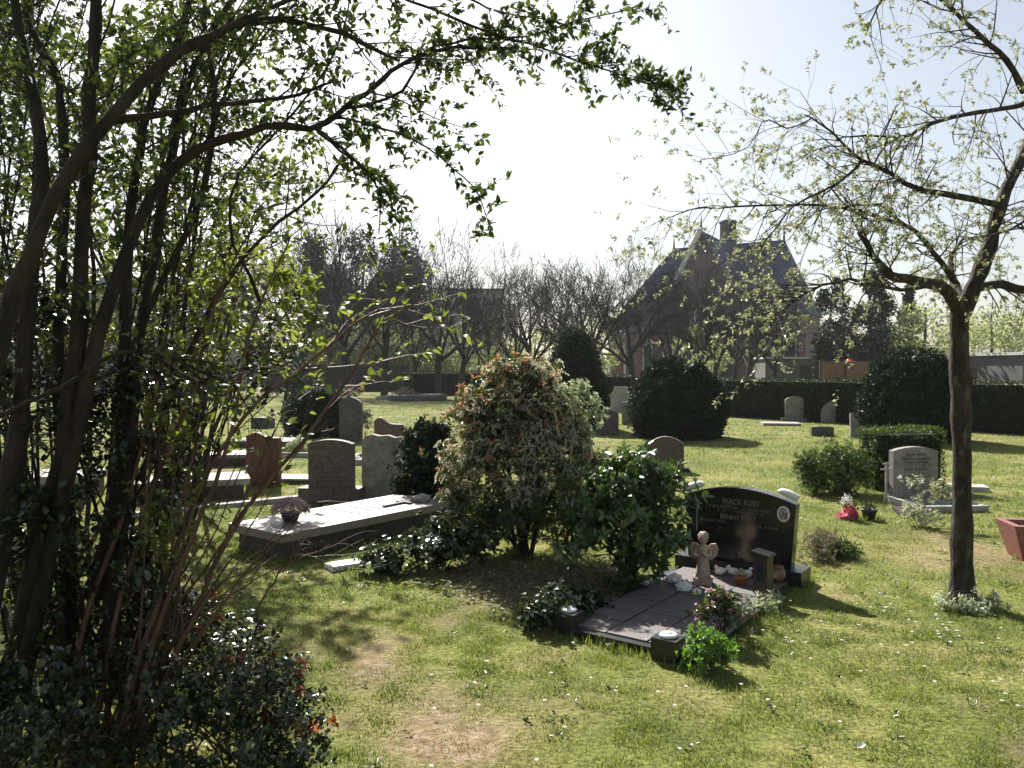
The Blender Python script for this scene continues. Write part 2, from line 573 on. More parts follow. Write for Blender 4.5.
def limb(pxs, r0, r1, n=16, jit=.0):
    """pxs: (px,py,depth) control points -> tube item in the world"""
    pts = smooth_path([at(*q) for q in pxs], n)
    if jit:
        pts = [p + Vector((random.gauss(0, jit), random.gauss(0, jit), random.gauss(0, jit))) for p in pts]
    rad = [(r0 + (r1 - r0) * (i / (n - 1)) ** .8) * random.uniform(.88, 1.12) for i in range(n)]
    return pts, rad

def sprout(lm, count, length, r, lvl, out, tips, cfg, t0=.2, t1=1.0, down=0.0):
    pts, rad = lm
    n = len(pts)
    for i in range(count):
        t = t0 + (t1 - t0) * (i + random.random()) / count
        f = t * (n - 1)
        j = min(int(f), n - 2)
        q = pts[j].lerp(pts[j + 1], f - j)
        dd = (pts[j + 1] - pts[j]).normalized()
        nd = rot_about(dd, perp(dd), R(random.uniform(*cfg['ang'])))
        nd = (nd + Vector((0, 0, -down))).normalized()
        grow(q, nd, length * random.uniform(.5, 1.2), min(r, rad[j] * .7), lvl, cfg['max'], out, tips, cfg)

def leaves_on(tips, per, size, wr=.5, spread=1.0, along=(.1, 1.0), up=.25, full=False, fold=.2, droop=0, rosette=False):
    P, D, Nn = [], [], []
    for pts, de in tips:
        n = len(pts)
        k = per if isinstance(per, int) else random.randint(*per)
        for i in range(k):
            t = random.uniform(*along)
            f = t * (n - 1)
            j = min(int(f), n - 2)
            q = pts[j].lerp(pts[j + 1], f - j)
            dd = (pts[j + 1] - pts[j]).normalized()
            s = perp(dd)
            P.append(q)
            D.append((dd * random.uniform(.1, .9) + s * spread + Vector((0, 0, up - droop))))
            Nn.append((Vector((random.gauss(0, .5), random.gauss(0, .5), 1)) + s * .3))
    P, D, Nn = np.array(P), np.array(D), np.array(Nn)
    L = size * rng.uniform(.55, 1.25, len(P))
    return leaves(P, D, Nn, L, L * wr, fold=fold, full=full)

# ------------------------------------------------------------------ world, sun
SUN_EL, SUN_AZ = R(39), R(-16)        # sun stands ahead of the camera, 16 degrees to the left
w = bpy.data.worlds.new('World')
scene.world = w
w.use_nodes = True
wn, wl = w.node_tree.nodes, w.node_tree.links
wn.clear()
wo = wn.new('ShaderNodeOutputWorld')
bg = wn.new('ShaderNodeBackground')
sk = wn.new('ShaderNodeTexSky')
sk.sky_type = 'NISHITA'
sk.sun_disc = False
sk.sun_elevation = SUN_EL
sk.sun_rotation = SUN_AZ
sk.air_density = 1.2
sk.dust_density = 1.6
sk.ozone_density = 2.0
bg.inputs[1].default_value = .056
hsv = wn.new('ShaderNodeHueSaturation')
hsv.inputs['Saturation'].default_value = .55
wl.new(sk.outputs[0], hsv.inputs['Color'])
wl.new(hsv.outputs[0], bg.inputs[0])
wl.new(bg.outputs[0], wo.inputs[0])
sl = bpy.data.lights.new('sun', 'SUN')
sl.energy = 5.0
sl.angle = R(.5)
sl.color = (1, .95, .87)
sun = bpy.data.objects.new('sun', sl)
link(sun)
sd = Vector((math.sin(SUN_AZ) * math.cos(SUN_EL), math.cos(SUN_AZ) * math.cos(SUN_EL), math.sin(SUN_EL)))
sun.rotation_euler = sd.to_track_quat('Z', 'Y').to_euler()
sun.location = (0, 0, 30)
scene.view_settings.view_transform = 'Standard'
scene.view_settings.look = 'None'
scene.view_settings.gamma = 1
scene.view_settings.exposure = 1.26
scene.cycles.max_bounces = 6
scene.cycles.diffuse_bounces = 3
scene.cycles.glossy_bounces = 2
scene.cycles.transmission_bounces = 3
scene.cycles.transparent_max_bounces = 4
scene.cycles.volume_bounces = 0
scene.cycles.use_denoising = True
scene.cycles.sample_clamp_indirect = 6

# ------------------------------------------------------------------ ground
BARE = [(430, 705, .22, .95), (372, 675, .18, .9), (410, 745, .12, .8), (445, 620, .14, .6), (330, 720, .14, .5), (470, 745, .15, .6), (375, 645, .2, .7), (960, 545, .45, .7), (1010, 560, .4, .6),
        (920, 560, .3, .5), (500, 600, .3, .6), (820, 540, .3, .4), (250, 500, .4, .5), (235, 470, .5, .5), (480, 740, .3, .5),
        (300, 640, .3, .6), (690, 700, .2, .3), (560, 700, .2, .35)]
BW = [(G(a, b), r, s) for a, b, r, s in BARE]
def fbm(x, y, s, seed):
    v = 0
    rs = np.random.default_rng(seed)
    amp = 1
    tot = 0
    for o in range(4):
        for k in range(5):
            th = rs.uniform(0, 2 * PI)
            ph = rs.uniform(0, 2 * PI)
            fr = s * 2 ** o * rs.uniform(.7, 1.3)
            v = v + amp * np.sin((x * np.cos(th) + y * np.sin(th)) * fr + ph + 1.3 * np.sin(y * fr * .6 + ph))
        tot += amp * 2.2
        amp *= .6
    return v / tot
def bare(x, y):
    b = np.clip(fbm(x, y, 2.6, 3) * 1.0 - .50, 0, 1)
    for p, r, s in BW:
        b = b + s * np.exp(-(((x - p.x) ** 2 + ((y - p.y) * .8) ** 2) / r ** 2)) * (1 + .5 * fbm(x, y, 5, 5))
    return np.clip(b * .72, 0, .8)
def gz(x, y):
    near = np.exp(-np.maximum(y - 12, 0) / 10.)
    return .012 * fbm(x, y, 1.6, 11) * near

def axis(lo, hi, a, b, step):
    c = list(np.arange(a, b + 1e-6, step))
    s = step
    v = b
    while v < hi:
        s *= 1.25
        v += s
        c.append(min(v, hi))
    s = step
    v = a
    while v > lo:
        s *= 1.25
        v -= s
        c.insert(0, max(v, lo))
    return np.array(c)
gx = axis(-900, 900, -7, 7, .09)
gy = axis(-60, 1500, 1.5, 13, .09)
X, Y = np.meshgrid(gx, gy)
Zg = gz(X, Y)
V = np.stack([X, Y, Zg], -1).reshape(-1, 3)
nx, ny = len(gx), len(gy)
ii = np.arange(nx * ny).reshape(ny, nx)
Fq = np.stack([ii[:-1, :-1], ii[:-1, 1:], ii[1:, 1:], ii[1:, :-1]], -1).reshape(-1, 4)
m, nt, N, L = new_mat('lawn')
out = N.new('ShaderNodeOutputMaterial')
tc = N.new('ShaderNodeTexCoord')
at_ = N.new('ShaderNodeAttribute')
at_.attribute_name = 'rnd'
n1 = N.new('ShaderNodeTexNoise'); n1.inputs['Scale'].default_value = 1.1; n1.inputs['Detail'].default_value = 8
n2 = N.new('ShaderNodeTexNoise'); n2.inputs['Scale'].default_value = 34; n2.inputs['Detail'].default_value = 6
for q in (n1, n2):
    L.new(tc.outputs['Object'], q.inputs['Vector'])
r1 = ramp(N, [(.3, (.09, .11, .028)), (.5, (.16, .18, .05)), (.7, (.28, .25, .11))])
r2 = ramp(N, [(.3, (.45, .45, .4)), (.7, (1.25, 1.25, 1.15))])
L.new(n1.outputs[0], r1.inputs[0]); L.new(n2.outputs[0], r2.inputs[0])
mu = N.new('ShaderNodeMix'); mu.data_type = 'RGBA'; mu.blend_type = 'MULTIPLY'; mu.inputs[0].default_value = 1
L.new(r1.outputs[0], mu.inputs[6]); L.new(r2.outputs[0], mu.inputs[7])
n3 = N.new('ShaderNodeTexNoise'); n3.inputs['Scale'].default_value = 16; n3.inputs['Detail'].default_value = 12
L.new(tc.outputs['Object'], n3.inputs['Vector'])
r3 = ramp(N, [(.3, (.13, .08, .055)), (.5, (.23, .155, .11)), (.72, (.36, .27, .21))])
L.new(n3.outputs[0], r3.inputs[0])
mx = N.new('ShaderNodeMix'); mx.data_type = 'RGBA'
L.new(at_.outputs['Fac'], mx.inputs[0]); L.new(mu.outputs[2], mx.inputs[6]); L.new(r3.outputs[0], mx.inputs[7])
p = N.new('ShaderNodeBsdfPrincipled'); p.inputs['Roughness'].default_value = .95; p.inputs['Specular IOR Level'].default_value = .1
L.new(mx.outputs[2], p.inputs['Base Color'])
bp = N.new('ShaderNodeBump'); bp.inputs['Strength'].default_value = .8; bp.inputs['Distance'].default_value = .02
L.new(n2.outputs[0], bp.inputs['Height']); L.new(bp.outputs[0], p.inputs['Normal'])
L.new(p.outputs[0], out.inputs[0])
M['lawn'] = m
g = np_mesh('ground', V, Fq, m, rnd=bare(X, Y).ravel(), smooth=True)
tag(g, 'grassy cemetery lawn with worn bare patches', 'ground', kind='structure')

# grave frame used for the black headstone plot (also keeps blades off it)
TH = R(36)
PA = Vector((math.sin(TH), math.cos(TH), 0))       # along the grave towards its headstone
PB = Vector((-math.cos(TH), math.sin(TH), 0))      # across it, to the left
F1 = Vector((.98, 4.30, 0))
TO = Vector((-1.87, 6.45, 0))                      # near corner of the big slab tomb
TA = Vector((math.sin(R(38)), math.cos(R(38)), 0))
TB = Vector((-math.cos(R(38)), math.sin(R(38)), 0))
def in_rect(x, y, o, a, b, la, lb):
    u = (x - o.x) * a.x + (y - o.y) * a.y
    v = (x - o.x) * b.x + (y - o.y) * b.y
    return (u > 0) & (u < la) & (v > 0) & (v < lb)

def grass_band(n, y0, y1, hgt, wid, xk=.78):
    y = np.sqrt(rng.uniform(y0 ** 2, y1 ** 2, n))
    x = rng.uniform(-1, 1, n) * (y * xk + .5)
    cl = fbm(x, y, 14, 21)
    b = bare(x, y)
    keep = (rng.random(n) > b * .93) & (rng.random(n) < .62 + .5 * cl)
    keep &= ~in_rect(x, y, F1, PA, PB, 2.0, .82) & ~in_rect(x, y, TO, TA, TB, 2.1, .78)
    x, y, b, cl = x[keep], y[keep], b[keep], cl[keep]
    n = len(x)
    P = np.stack([x, y, gz(x, y) - .003], -1)
    th = rng.uniform(0, 2 * PI, n)
    lean = rng.uniform(.15, 1.0, n)
    h = hgt * rng.uniform(.45, 1.25, n) * (1 + .6 * cl) * (1 - .4 * b)
    dx = np.stack([np.cos(th), np.sin(th), 0 * th], -1)
    sx = np.stack([-np.sin(th), np.cos(th), 0 * th], -1)
    tip = P + dx * (h * lean)[:, None] + np.array([0, 0, 1]) * (h * (1.1 - .5 * lean))[:, None]
    wv = sx * (wid * rng.uniform(.6, 1.3, n))[:, None] * .5
    V = np.stack([P - wv, P + wv, tip], 1).reshape(-1, 3)
    Fc = np.arange(3 * n).reshape(-1, 3)
    patch = fbm(x, y, .9, 8)
    rn = np.clip(.34 + .34 * patch + .35 * b - .12 * cl + rng.normal(0, .2, n), 0, 1)
    return V, Fc, np.repeat(rn, 3)
gv = join([grass_band(300000, 2.4, 7.5, .017, .005), grass_band(230000, 2.4, 5.2, .026, .0048), grass_band(200000, 5.2, 9.5, .029, .0075), grass_band(120000, 9.5, 17, .038, .014),
           grass_band(60000, 17, 32, .045, .03, .7)])
go = np_mesh('grass', gv[0], gv[1], M['grass'], rnd=gv[2])
tag(go, 'short spring grass covering the cemetery lawn', 'grass', kind='stuff')

# daisies scattered in the lawn: stuff
def daisy_patch(pts, spread, n):
    out_ = []
    for (a, b) in pts:
        c = G(a, b)
        for i in range(n):
            out_.append((c.x + random.gauss(0, spread), c.y + random.gauss(0, spread)))
    return out_
dz = daisy_patch([(585, 600 + 30), (930, 625), (945, 640), (910, 612), (990, 700), (975, 640), (880, 655)], .14, 6)
dz += daisy_patch([(985, 708), (820, 600), (945, 630), (765, 650), (600, 720), (520, 690), (700, 755), (440, 560), (880, 520), (560, 668), (990, 520), (830, 480)], .4, 6)
fl, st_ = [], []
P, D, Nn, LL = [], [], [], []
for (x, y) in dz:
    z = .035 + random.random() * .02
    for k in range(7):
        a = k / 7 * 2 * PI
        P.append((x, y, z)); D.append((math.cos(a), math.sin(a), .25)); Nn.append((0, 0, 1)); LL.append(.0115)
    st_.append(([Vector((x, y, 0)), Vector((x, y, z))], [.0008, .0008]))
dobj = leaf_obj('daisies', M['flower_white'], None, np.array(P), np.array(D), np.array(Nn), np.array(LL), np.array(LL) * .55)
tag(dobj, 'tiny white daisies scattered through the lawn', 'daisies', kind='stuff')

# lawn weeds: low broad-leaved rosettes scattered as ground cover
P, D, Nn, LL = [], [], [], []
for k in range(420):
    y = math.sqrt(random.uniform(2.6 ** 2, 10 ** 2)); x = random.uniform(-1, 1) * y * .7
    if in_rect(x, y, F1, PA, PB, 2.0, .82) or in_rect(x, y, TO, TA, TB, 2.1, .78):
        continue
    for i in range(random.randint(5, 10)):
        a = random.random() * 6.28
        P.append((x + random.gauss(0, .02), y + random.gauss(0, .02), .012)); D.append((math.cos(a), math.sin(a), random.uniform(.2, .8))); Nn.append((random.gauss(0, .2), random.gauss(0, .2), 1)); LL.append(random.uniform(.015, .035))
wo_ = leaf_obj('lawn_weeds', M['leaf_privet'], None, np.array(P), np.array(D), np.array(Nn), np.array(LL), np.array(LL) * .5)
tag(wo_, 'small broad leaved weeds growing among the grass', 'weeds', kind='stuff')

# ------------------------------------------------------------------ graves helpers
def arch(w, h, rise, n=9, asym=0.0):
    pts = [(-w / 2, 0), (w / 2, 0)]
    for i in range(n):
        t = i / (n - 1)
        x = w / 2 - w * t
        z = h - rise + rise * math.sin(PI * t) ** .8
        pts.append((x, z))
    return pts

def wave(w, h, rise, n=13, peak=.35):
    pts = [(-w / 2, 0), (w / 2, 0)]
    for i in range(n):
        t = 1 - i / (n - 1)
        x = -w / 2 + w * t
        s = math.exp(-((t - peak) / .24) ** 2)
        pts.append((x, h - rise + rise * s))
    return pts

def headstone(px, py, outline, depth, mat, rz, label, cat='headstone', lean=0, rows=None, rmat='letters_pale', base=None, group='headstones of the cemetery', name='headstone', seed=1):
    p = G(px, py)
    t = thing(name, label, cat, (p.x, p.y, -.02), rz, group)
    z0 = .02
    if base:
        bw, bd, bh, bmat = base
        box('plinth', (0, 0, bh / 2), (bw, bd, bh), M[bmat], t, bevel=.008)
        z0 = bh
    o = prism('slab', [(x, z + z0 - .01) for x, z in outline], -depth / 2, depth / 2, M[mat], t, bevel=.006)
    if lean:
        o.rotation_euler = (R(lean), 0, 0)
    if rows:
        g_ = glyphs(rows, M[rmat], o, -depth / 2 - .0005, seed=seed)
    return t

# black granite headstone and its plot
tb = thing('gravestone', 'polished black headstone with pale lettering, oval portrait and white scroll ends', 'headstone', F1 + PA * 1.86 + PB * .40, -TH, 'headstones of the cemetery')
# local frame: x to the right across the stone, -y to the front
box('plinth', (0, .02, .06), (.98, .24, .12), M['granite_base'], tb, bevel=.008)
ol = [(-.40, .115), (.40, .115), (.435, .60)] + [(.435 - .87 * i / 10, .60 + .085 * math.sin(PI * i / 10) ** .9) for i in range(1, 10)] + [(-.435, .60)]
prism('slab', ol, -.045, .045, M['granite_black'], tb, bevel=.006)
for s in (-1, 1):
    it = []
    pts = [Vector((s * (.435 - .15 * i / 6), 0, .640 + .045 * math.sin(i / 6 * PI * .5))) for i in range(7)]
    rad = [.024, .028, .029, .029, .028, .024, .006]
    o = tube_obj('scroll_end', [(pts, rad)], M['white_marble'], tb, 12)
    o.scale = (1, 1.25, 1)
yF = -.0475
text('WACK KUST', .060, M['letters_pale'], tb, (.02, yF, .575), name='inscription', sx=.85)
text('BENNY KUST', .056, M['letters_pale'], tb, (.0, yF, .455), name='inscription', sx=.85)
glyphs([(.0, .530, .50, .019), (.02, .503, .36, .018), (-.2, .415, .20, .018), (.2, .408, .22, .018), (-.14, .36, .012, .02)], M['letters_pale'], tb, yF, seed=4)
bm = bmesh.new()
for i in range(1):
    add_box(bm, (-.33, yF, .45), (.010, .004, .26))
    add_box(bm, (-.345, yF, .50), (.07, .004, .008))
bm_obj('engraved_cross', bm, M['letters_pale'], tb)
def oval(name, cx, cz, rx, rz_, y0, y1, mat, par):
    bm = bmesh.new()
    n = 28
    add_prism(bm, [(cx + rx * math.cos(2 * PI * i / n), cz + rz_ * math.sin(2 * PI * i / n)) for i in range(n)], y0, y1)
    return bm_obj(name, bm, mat, par)
pf = oval('portrait_frame', .345, .525, .046, .058, -.056, -.046, M['white_marble'], tb)
oval('portrait', .345, .525, .034, .046, -.059, -.057, M['photo'], pf)

pl = thing('grave_cover', 'mauve paved cover of the grave in front of the black headstone', 'grave cover', F1, -TH)
# local frame here: +y along PA, x negative = PB
bm = bmesh.new()
yy = 0.0
k = 0
while yy < 1.62:
    hh = .27 if k % 2 else .235
    for j, (xa, wa) in enumerate(((-.13, .255), (-.395, .26), (-.665, .26))):
        add_box(bm, (xa, yy + hh / 2, .022 + .003 * ((j + k) % 2)), (wa - .004, hh - .004, .05))
    yy += hh
    k += 1
bm_obj('paving', bm, M['paver'], pl, bevel=.003)
bm = bmesh.new()
add_box(bm, (-.40, -.03, .018), (.80, .055, .045)); add_box(bm, (.03, .80, .018), (.055, 1.70, .045)); add_box(bm, (-.83, .80, .018), (.055, 1.70, .045))
bm_obj('kerb', bm, M['granite_base'], pl, bevel=.003)
def plot_pt(u, v, z=0):
    return F1 + PA * u + PB * v + Vector((0, 0, z))
# corner blocks with white rosette
for (u, v, lb) in ((-.05, .11, 'black corner block with white rosette beside the bright green plant'), (.02, .80, 'black corner block with dusty white rosette half under ivy')):
    c = thing('corner_block', lb, 'grave ornament', plot_pt(u, v), -TH, 'corner blocks of the black grave')
    box('block', (0, 0, .06), (.15, .13, .12), M['granite_base'], c, bevel=.006)
    lathe('rosette', [(.001, .122), (.05, .122), (.052, .130), (.044, .139), (.03, .136), (.022, .145), (.012, .150), (.001, .150)], M['white_marble'], c, 22)

# angel figure
a0 = G(703, 583, .05)
an = thing('angel_statue', 'weathered stone angel figurine praying before the black headstone', 'statue', a0, -R(20))
box('base', (0, 0, .02), (.13, .11, .05), M['angel'], an, bevel=.01)
lathe('robe', [(.001, .03), (.058, .04), (.050, .08), (.043, .14), (.040, .20), (.044, .24), (.040, .265), (.020, .28), (.016, .292), (.001, .295)], M['angel'], an, 18)
h_ = blob('head', (0, -.004, .322), (.034, .036, .040), M['angel'], an, 3, .05)
blob('hair', (0, .010, .334), (.038, .036, .036), M['angel'], h_, 3, .35, 6)
bmn = bmesh.new()
add_box(bmn, (0, -.039, .318), (.008, .012, .014))
bm_obj('nose', bmn, M['angel'], h_, bevel=.002)
for s in (-1, 1):
    sl_ = [([Vector((s * .042, 0, .25)), Vector((s * .052, -.02, .205)), Vector((s * .03, -.05, .205)), Vector((s * .004, -.055, .235))], [.018, .017, .014, .009])]
    tube_obj('arm', sl_, M['angel'], an, 8)
    wg = [(s * .02, .17), (s * .06, .165), (s * .095, .20), (s * .105, .25), (s * .085, .285), (s * .05, .28), (s * .02, .25)]
    prism('wing', wg if s > 0 else wg[::-1], .028, .046, M['angel'], an, bevel=.004)

# lantern
ln = thing('grave_lantern', 'dark brown square grave lantern with sloping top before the black stone', 'lantern', G(763, 593, .045), -TH - .1)
box('body', (0, 0, .13), (.10, .10, .26), M['lantern'], ln, bevel=.006)
bm = bmesh.new(); add_prism(bm, [(-.065, .26), (.065, .26), (.065, .275), (-.065, .295)], -.062, .062)
bm_obj('roof', bm, M['granite_base'], ln, bevel=.004)
box('window', (0, -.052, .15), (.055, .004, .12), M['glass'], ln, bevel=0)

# white bird figurines
def bird(p, rz, s, lb):
    t = thing('bird_figurine', lb, 'figurine', p, rz, 'white bird figurines on the grave')
    t.scale = (s, s, s)
    b = blob('body', (0, 0, .032), (.045, .028, .03), M['white_marble'], t, 3, .06)
    blob('head', (.034, 0, .066), (.017, .015, .017), M['white_marble'], t, 2, .0)
    bm = bmesh.new(); add_prism(bm, [(-.035, .035), (-.075, .062), (-.07, .045), (-.04, .022)], -.012, .012)
    bm_obj('tail', bm, M['white_marble'], t, bevel=.002)
    bm = bmesh.new(); bmesh.ops.create_cone(bm, segments=8, radius1=.005, radius2=.0005, depth=.014)
    for v in bm.verts: v.co = Matrix.Rotation(PI / 2, 3, 'Y') @ v.co + Vector((.055, 0, .065))
    bm_obj('beak', bm, M['terracotta'], t)
bird(G(720, 575, .05), R(200), .95, 'white bird figurine nearest the stone angel')
bird(G(733, 575, .05), R(160), .9, 'white bird figurine in the middle of the row by the headstone plinth')
bird(G(747, 578, .05), R(20), .95, 'white bird figurine beside the terracotta flowerpot')
# pots
tp = thing('flower_pot', 'small terracotta flowerpot with pale sprigs beside the grave lantern', 'flowerpot', G(741, 585, .045), 0)
lathe('pot', [(.001, 0), (.032, 0), (.043, .05), (.048, .052), (.048, .066), (.040, .066), (.036, .052), (.001, .05)], M['terracotta'], tp, 18)
def tuft(parent, name, mat, c, rad, n, size, wr=.45, up=.5, full=False, shell=.4):
    d = rand_dirs(n)
    d[:, 2] = np.abs(d[:, 2]) * 1.0
    k = rng.uniform(shell, 1, n)[:, None]
    P = np.array(c) + d * np.array(rad) * k
    D = d + np.array([0, 0, up]) + rng.normal(0, .35, (n, 3))
    Nn = rng.normal(0, .5, (n, 3)) + np.array([0, 0, 1])
    Ls = size * rng.uniform(.6, 1.3, n)
    return leaf_obj(name, mat, parent, P, D, Nn, Ls, Ls * wr, full=full)
tuft(tp, 'sprigs', M['leaf_silver'], (0, 0, .06), (.05, .05, .05), 60, .025)
bp_ = thing('round_pot', 'round brown pot with pale disc lying by the right end of the black headstone', 'pot', G(777, 582, .045), -TH)
blob('pot', (0, 0, .06), (.062, .062, .062), M['pot_brown'], bp_, 3, .03)
lathe('rim', [(.03, .105), (.045, .108), (.045, .122), (.03, .125)], M['pot_brown'], bp_, 18)
bm = bmesh.new(); bmesh.ops.create_cone(bm, cap_ends=True, segments=18, radius1=.024, radius2=.024, depth=.006)
for v in bm.verts: v.co = Matrix.Rotation(PI / 2, 3, 'X') @ v.co + Vector((.01, -.064, .065))
bm_obj('disc', bm, M['angel'], bp_)

# broken white marble ornament
for i, (a, b, sx, lb) in enumerate(((674, 582, (.06, .04, .035), 'white marble fragment under the rhododendron leaves'), (684, 590, (.055, .05, .03), 'larger white marble fragment left of the stone angel'), (697, 594, (.03, .03, .02), 'smallest white marble fragment in front of the stone angel'))):
    p_ = G(a, b, .05)
    o = blob('marble_fragment', (0, 0, sx[2] * .8), sx, M['white_marble'], None, 3, .5, 2.2, seed=i * 3 + 1)
    o.location = p_
    for pp in o.data.polygons: pp.use_smooth = False
    tag(o, lb, 'stone', 'white marble fragments on the grave')

# ------------------------------------------------------------------ big slab tomb
tt = thing('slab_tomb', 'long pink granite slab tomb with dark letters, lying low on the grass', 'tomb', TO, -R(38))
bm = bmesh.new(); add_box(bm, (-.37, 1.0, .075), (.66, 1.92, .19)); bm_obj('base', bm, M['slab_side'], tt, bevel=.006)
bm = bmesh.new(); add_box(bm, (-.375, 1.0, .205), (.78, 2.05, .07)); bm_obj('cover_slab', bm, M['granite_pink'], tt, bevel=.006)
# letters lie on the cover, read along the tomb
gl = glyphs([(.02, .0, .44, .034), (-.04, .20, .34, .034), (.06, .30, .40, .034), (.02, -.28, .34, .03)], M['letters_black'], tt, 0, plane='xy', seed=9, thick=.003)
gl.location = (-.38, .98, .2425); gl.rotation_euler = (0, 0, 0)
bm = bmesh.new(); add_box(bm, (0, 0, 0), (.32, .03, .016)); add_box(bm, (.06, 0, .0), (.034, .15, .014))
cr = bm_obj('cross', bm, M['granite_base'], tt, bevel=.002); cr.location = (-.28, 1.56, .250); cr.rotation_euler = (0, 0, R(92)); cr.scale = (1.3, 1.3, 1.3)
rk = blob('rock', (0, 0, .03), (.10, .07, .045), M['stone_pale'], None, 3, .5, 2, seed=5); rk.location = TO + TA * 1.80 + TB * .22 + Vector((0, 0, .24))
tag(rk, 'pale rough rock on the far end of the slab tomb', 'rock')
fb = thing('flower_bowl', 'dark bowl of faded pink heather standing on the slab tomb', 'flower bowl', TO + TA * .36 + TB * .40 + Vector((0, 0, .24)), 0)
lathe('bowl', [(.001, 0), (.055, 0), (.068, .02), (.082, .06), (.088, .085), (.078, .085), (.070, .06), (.001, .05)], M['pot_dark'], fb, 22)
n = 2600
th = rng.uniform(0, 2 * PI, n); rr_ = np.sqrt(rng.random(n)) * .165; P = np.stack([rr_ * np.cos(th), rr_ * np.sin(th), .085 + .115 * (1 - (rr_ / .19) ** 2) + rng.uniform(-.05, .012, n)], -1)
D = P * np.array([1, 1, 0]) * 5 + np.array([0, 0, .5]) + rng.normal(0, .4, (n, 3))
leaf_obj('heather', M['flower_heather'], fb, P, D, rng.normal(0, 1, (n, 3)), .017, .009)
tuft(fb, 'leaves', M['dead_leaf'], (.12, -.02, .07), (.06, .06, .04), 60, .03)

# plate at the near end, white marker in the grass
o = box('marker_stone', (0, 0, .02), (.28, .16, .05), M['white_marble'], None, bevel=.008); o.location = G(345, 568); o.rotation_euler = (0, 0, R(35))
tag(o, 'flat white marker stone at the tip of the low ivy patch', 'marker stone')

# ------------------------------------------------------------------ headstones behind
def rows_for(w, z0, n, h, gap, seed, k=.7):
    rr = random.Random(seed)
    return [(rr.uniform(-.02, .02), z0 - i * (h + gap), w * k * rr.uniform(.55, 1), h) for i in range(n)]
headstone(264, 486, wave(.46, .74, .07, peak=.3), .10, 'stone_red', -R(8), 'red granite headstone with wavy top, leftmost of the near row')
headstone(332, 502, arch(.54, .58, .05), .12, 'stone_mauve', -R(6), 'brownish grey headstone with stepped foot and faint lettering behind the slab tomb', rows=rows_for(.5, .43, 4, .028, .022, 3), rmat='letters_dark', base=(.74, .26, .20, 'stone_mauve'))
ro = [(-.25, 0), (.24, 0), (.245, .40), (.25, .73), (.22, .785), (.15, .77), (.06, .80), (-.04, .79), (-.13, .81), (-.22, .785), (-.255, .72), (-.26, .3)]
headstone(384, 500, ro, .11, 'stone_olive', -R(4), 'pale rough-topped headstone without lettering, left of the dark conifer bush')
headstone(351, 441, arch(.50, .98, .13), .12, 'stone_dark', -R(10), 'tall weathered grey headstone with rounded shoulders beside yellowish shrub', rows=rows_for(.5, .72, 4, .035, .03, 5), rmat='stone_grey')
headstone(389, 448, wave(.58, .62, .13, peak=.2), .10, 'stone_brown', -R(8), 'brown headstone with wavy top sloping down to its right side', rows=rows_for(.5, .47, 6, .03, .03, 6, .5))
headstone(431, 448, wave(.66, .54, .04, peak=.1), .10, 'stone_brown', -R(8), 'low wide brown headstone half hidden by the dark conifer bush')
headstone(263, 428, arch(.52, .30, .03), .35, 'stone_dark', -R(8), 'low dark block headstone in shade beyond the red stone')
headstone(666, 470, arch(.55, .50, .12), .09, 'stone_brown', -R(12), 'dark brown arched headstone behind the rhododendron', rows=rows_for(.5, .33, 4, .025, .03, 8, .6), rmat='stone_mauve', base=(.72, .24, .06, 'granite_base'))
headstone(608, 435, arch(.50, .60, .08), .12, 'stone_dark', -R(10), 'grey headstone standing in the shade of the conical yew')
headstone(620, 412, [(-.35, 0), (.35, 0), (.35, .35), (.42, .36), (.42, .45), (.28, .47), (.28, .8), (-.2, .8), (-.28, .6), (-.42, .5), (-.35, .35)], .15, 'stone_pale', -R(10), 'white stepped headstone at the hedge gap', base=(1.1, .4, .15, 'stone_pale'))
headstone(629, 425, arch(.40, .66, .02), .12, 'stone_grey', -R(10), 'pale grey headstone in front of the white stepped one')
headstone(795, 421, arch(.58, .66, .10), .13, 'stone_grey', -R(8), 'weathered grey headstone on a wide foot, left one against the hedge', base=(.8, .3, .12, 'stone_grey'))
headstone(831, 423, [(-.27, 0), (.27, 0), (.27, .33), (.20, .50), (.08, .60), (.0, .66), (-.08, .60), (-.20, .50), (-.27, .33)], .13, 'stone_grey', -R(8), 'pointed grey headstone against the hedge, between the broad and the white one')
headstone(822, 436, arch(.50, .24, .02), .14, 'stone_dark', -R(10), 'small low dark headstone behind the prickly bush')
headstone(862, 438, arch(.50, .60, .02), .08, 'stone_pale', -R(14), 'plain white headstone leaning back at the edge of the dark round bush', lean=-8)
o = box('grave_plate', (0, 0, .03), (1.0, .7, .08), M['stone_pale'], None, bevel=.01); o.location = G(780, 425); o.rotation_euler = (0, 0, -R(10))
tag(o, 'flat pale grave plate on the grass by the hedge', 'grave plate')

# grey headstone on the right with cross and bed
hp = G(913, 500)
hs = headstone(913, 500, arch(.56, .66, .05), .10, 'stone_grey', R(4), 'pale grey headstone with dark lettering framed by a clipped hedge', rmat='letters_dark', seed=2)
for i, (s_, z_) in enumerate((('ALEX SMITS', .575), ('HENDRIKA ELIZABETH', .525), ('ROSELLA VAN DIJK', .485), ('GERT KNORT', .395))):
    text(s_, .052 if i in (0, 3) else .040, M['letters_dark'], hs, (0, -.0515, z_), sx=.92)
glyphs([(-.12, .448, .16, .022), (.14, .448, .18, .022), (-.05, .35, .10, .02), (.1, .35, .12, .02), (0, .315, .36, .022)], M['letters_dark'], hs, -.051, seed=12)
cp = G(886, 503)
cw = thing('wooden_cross', 'thin pale cross standing left of the grey headstone', 'cross', (cp.x, cp.y, 0), R(4))
box('post', (0, 0, .23), (.022, .022, .50), M['stone_pale'], cw, bevel=.002)
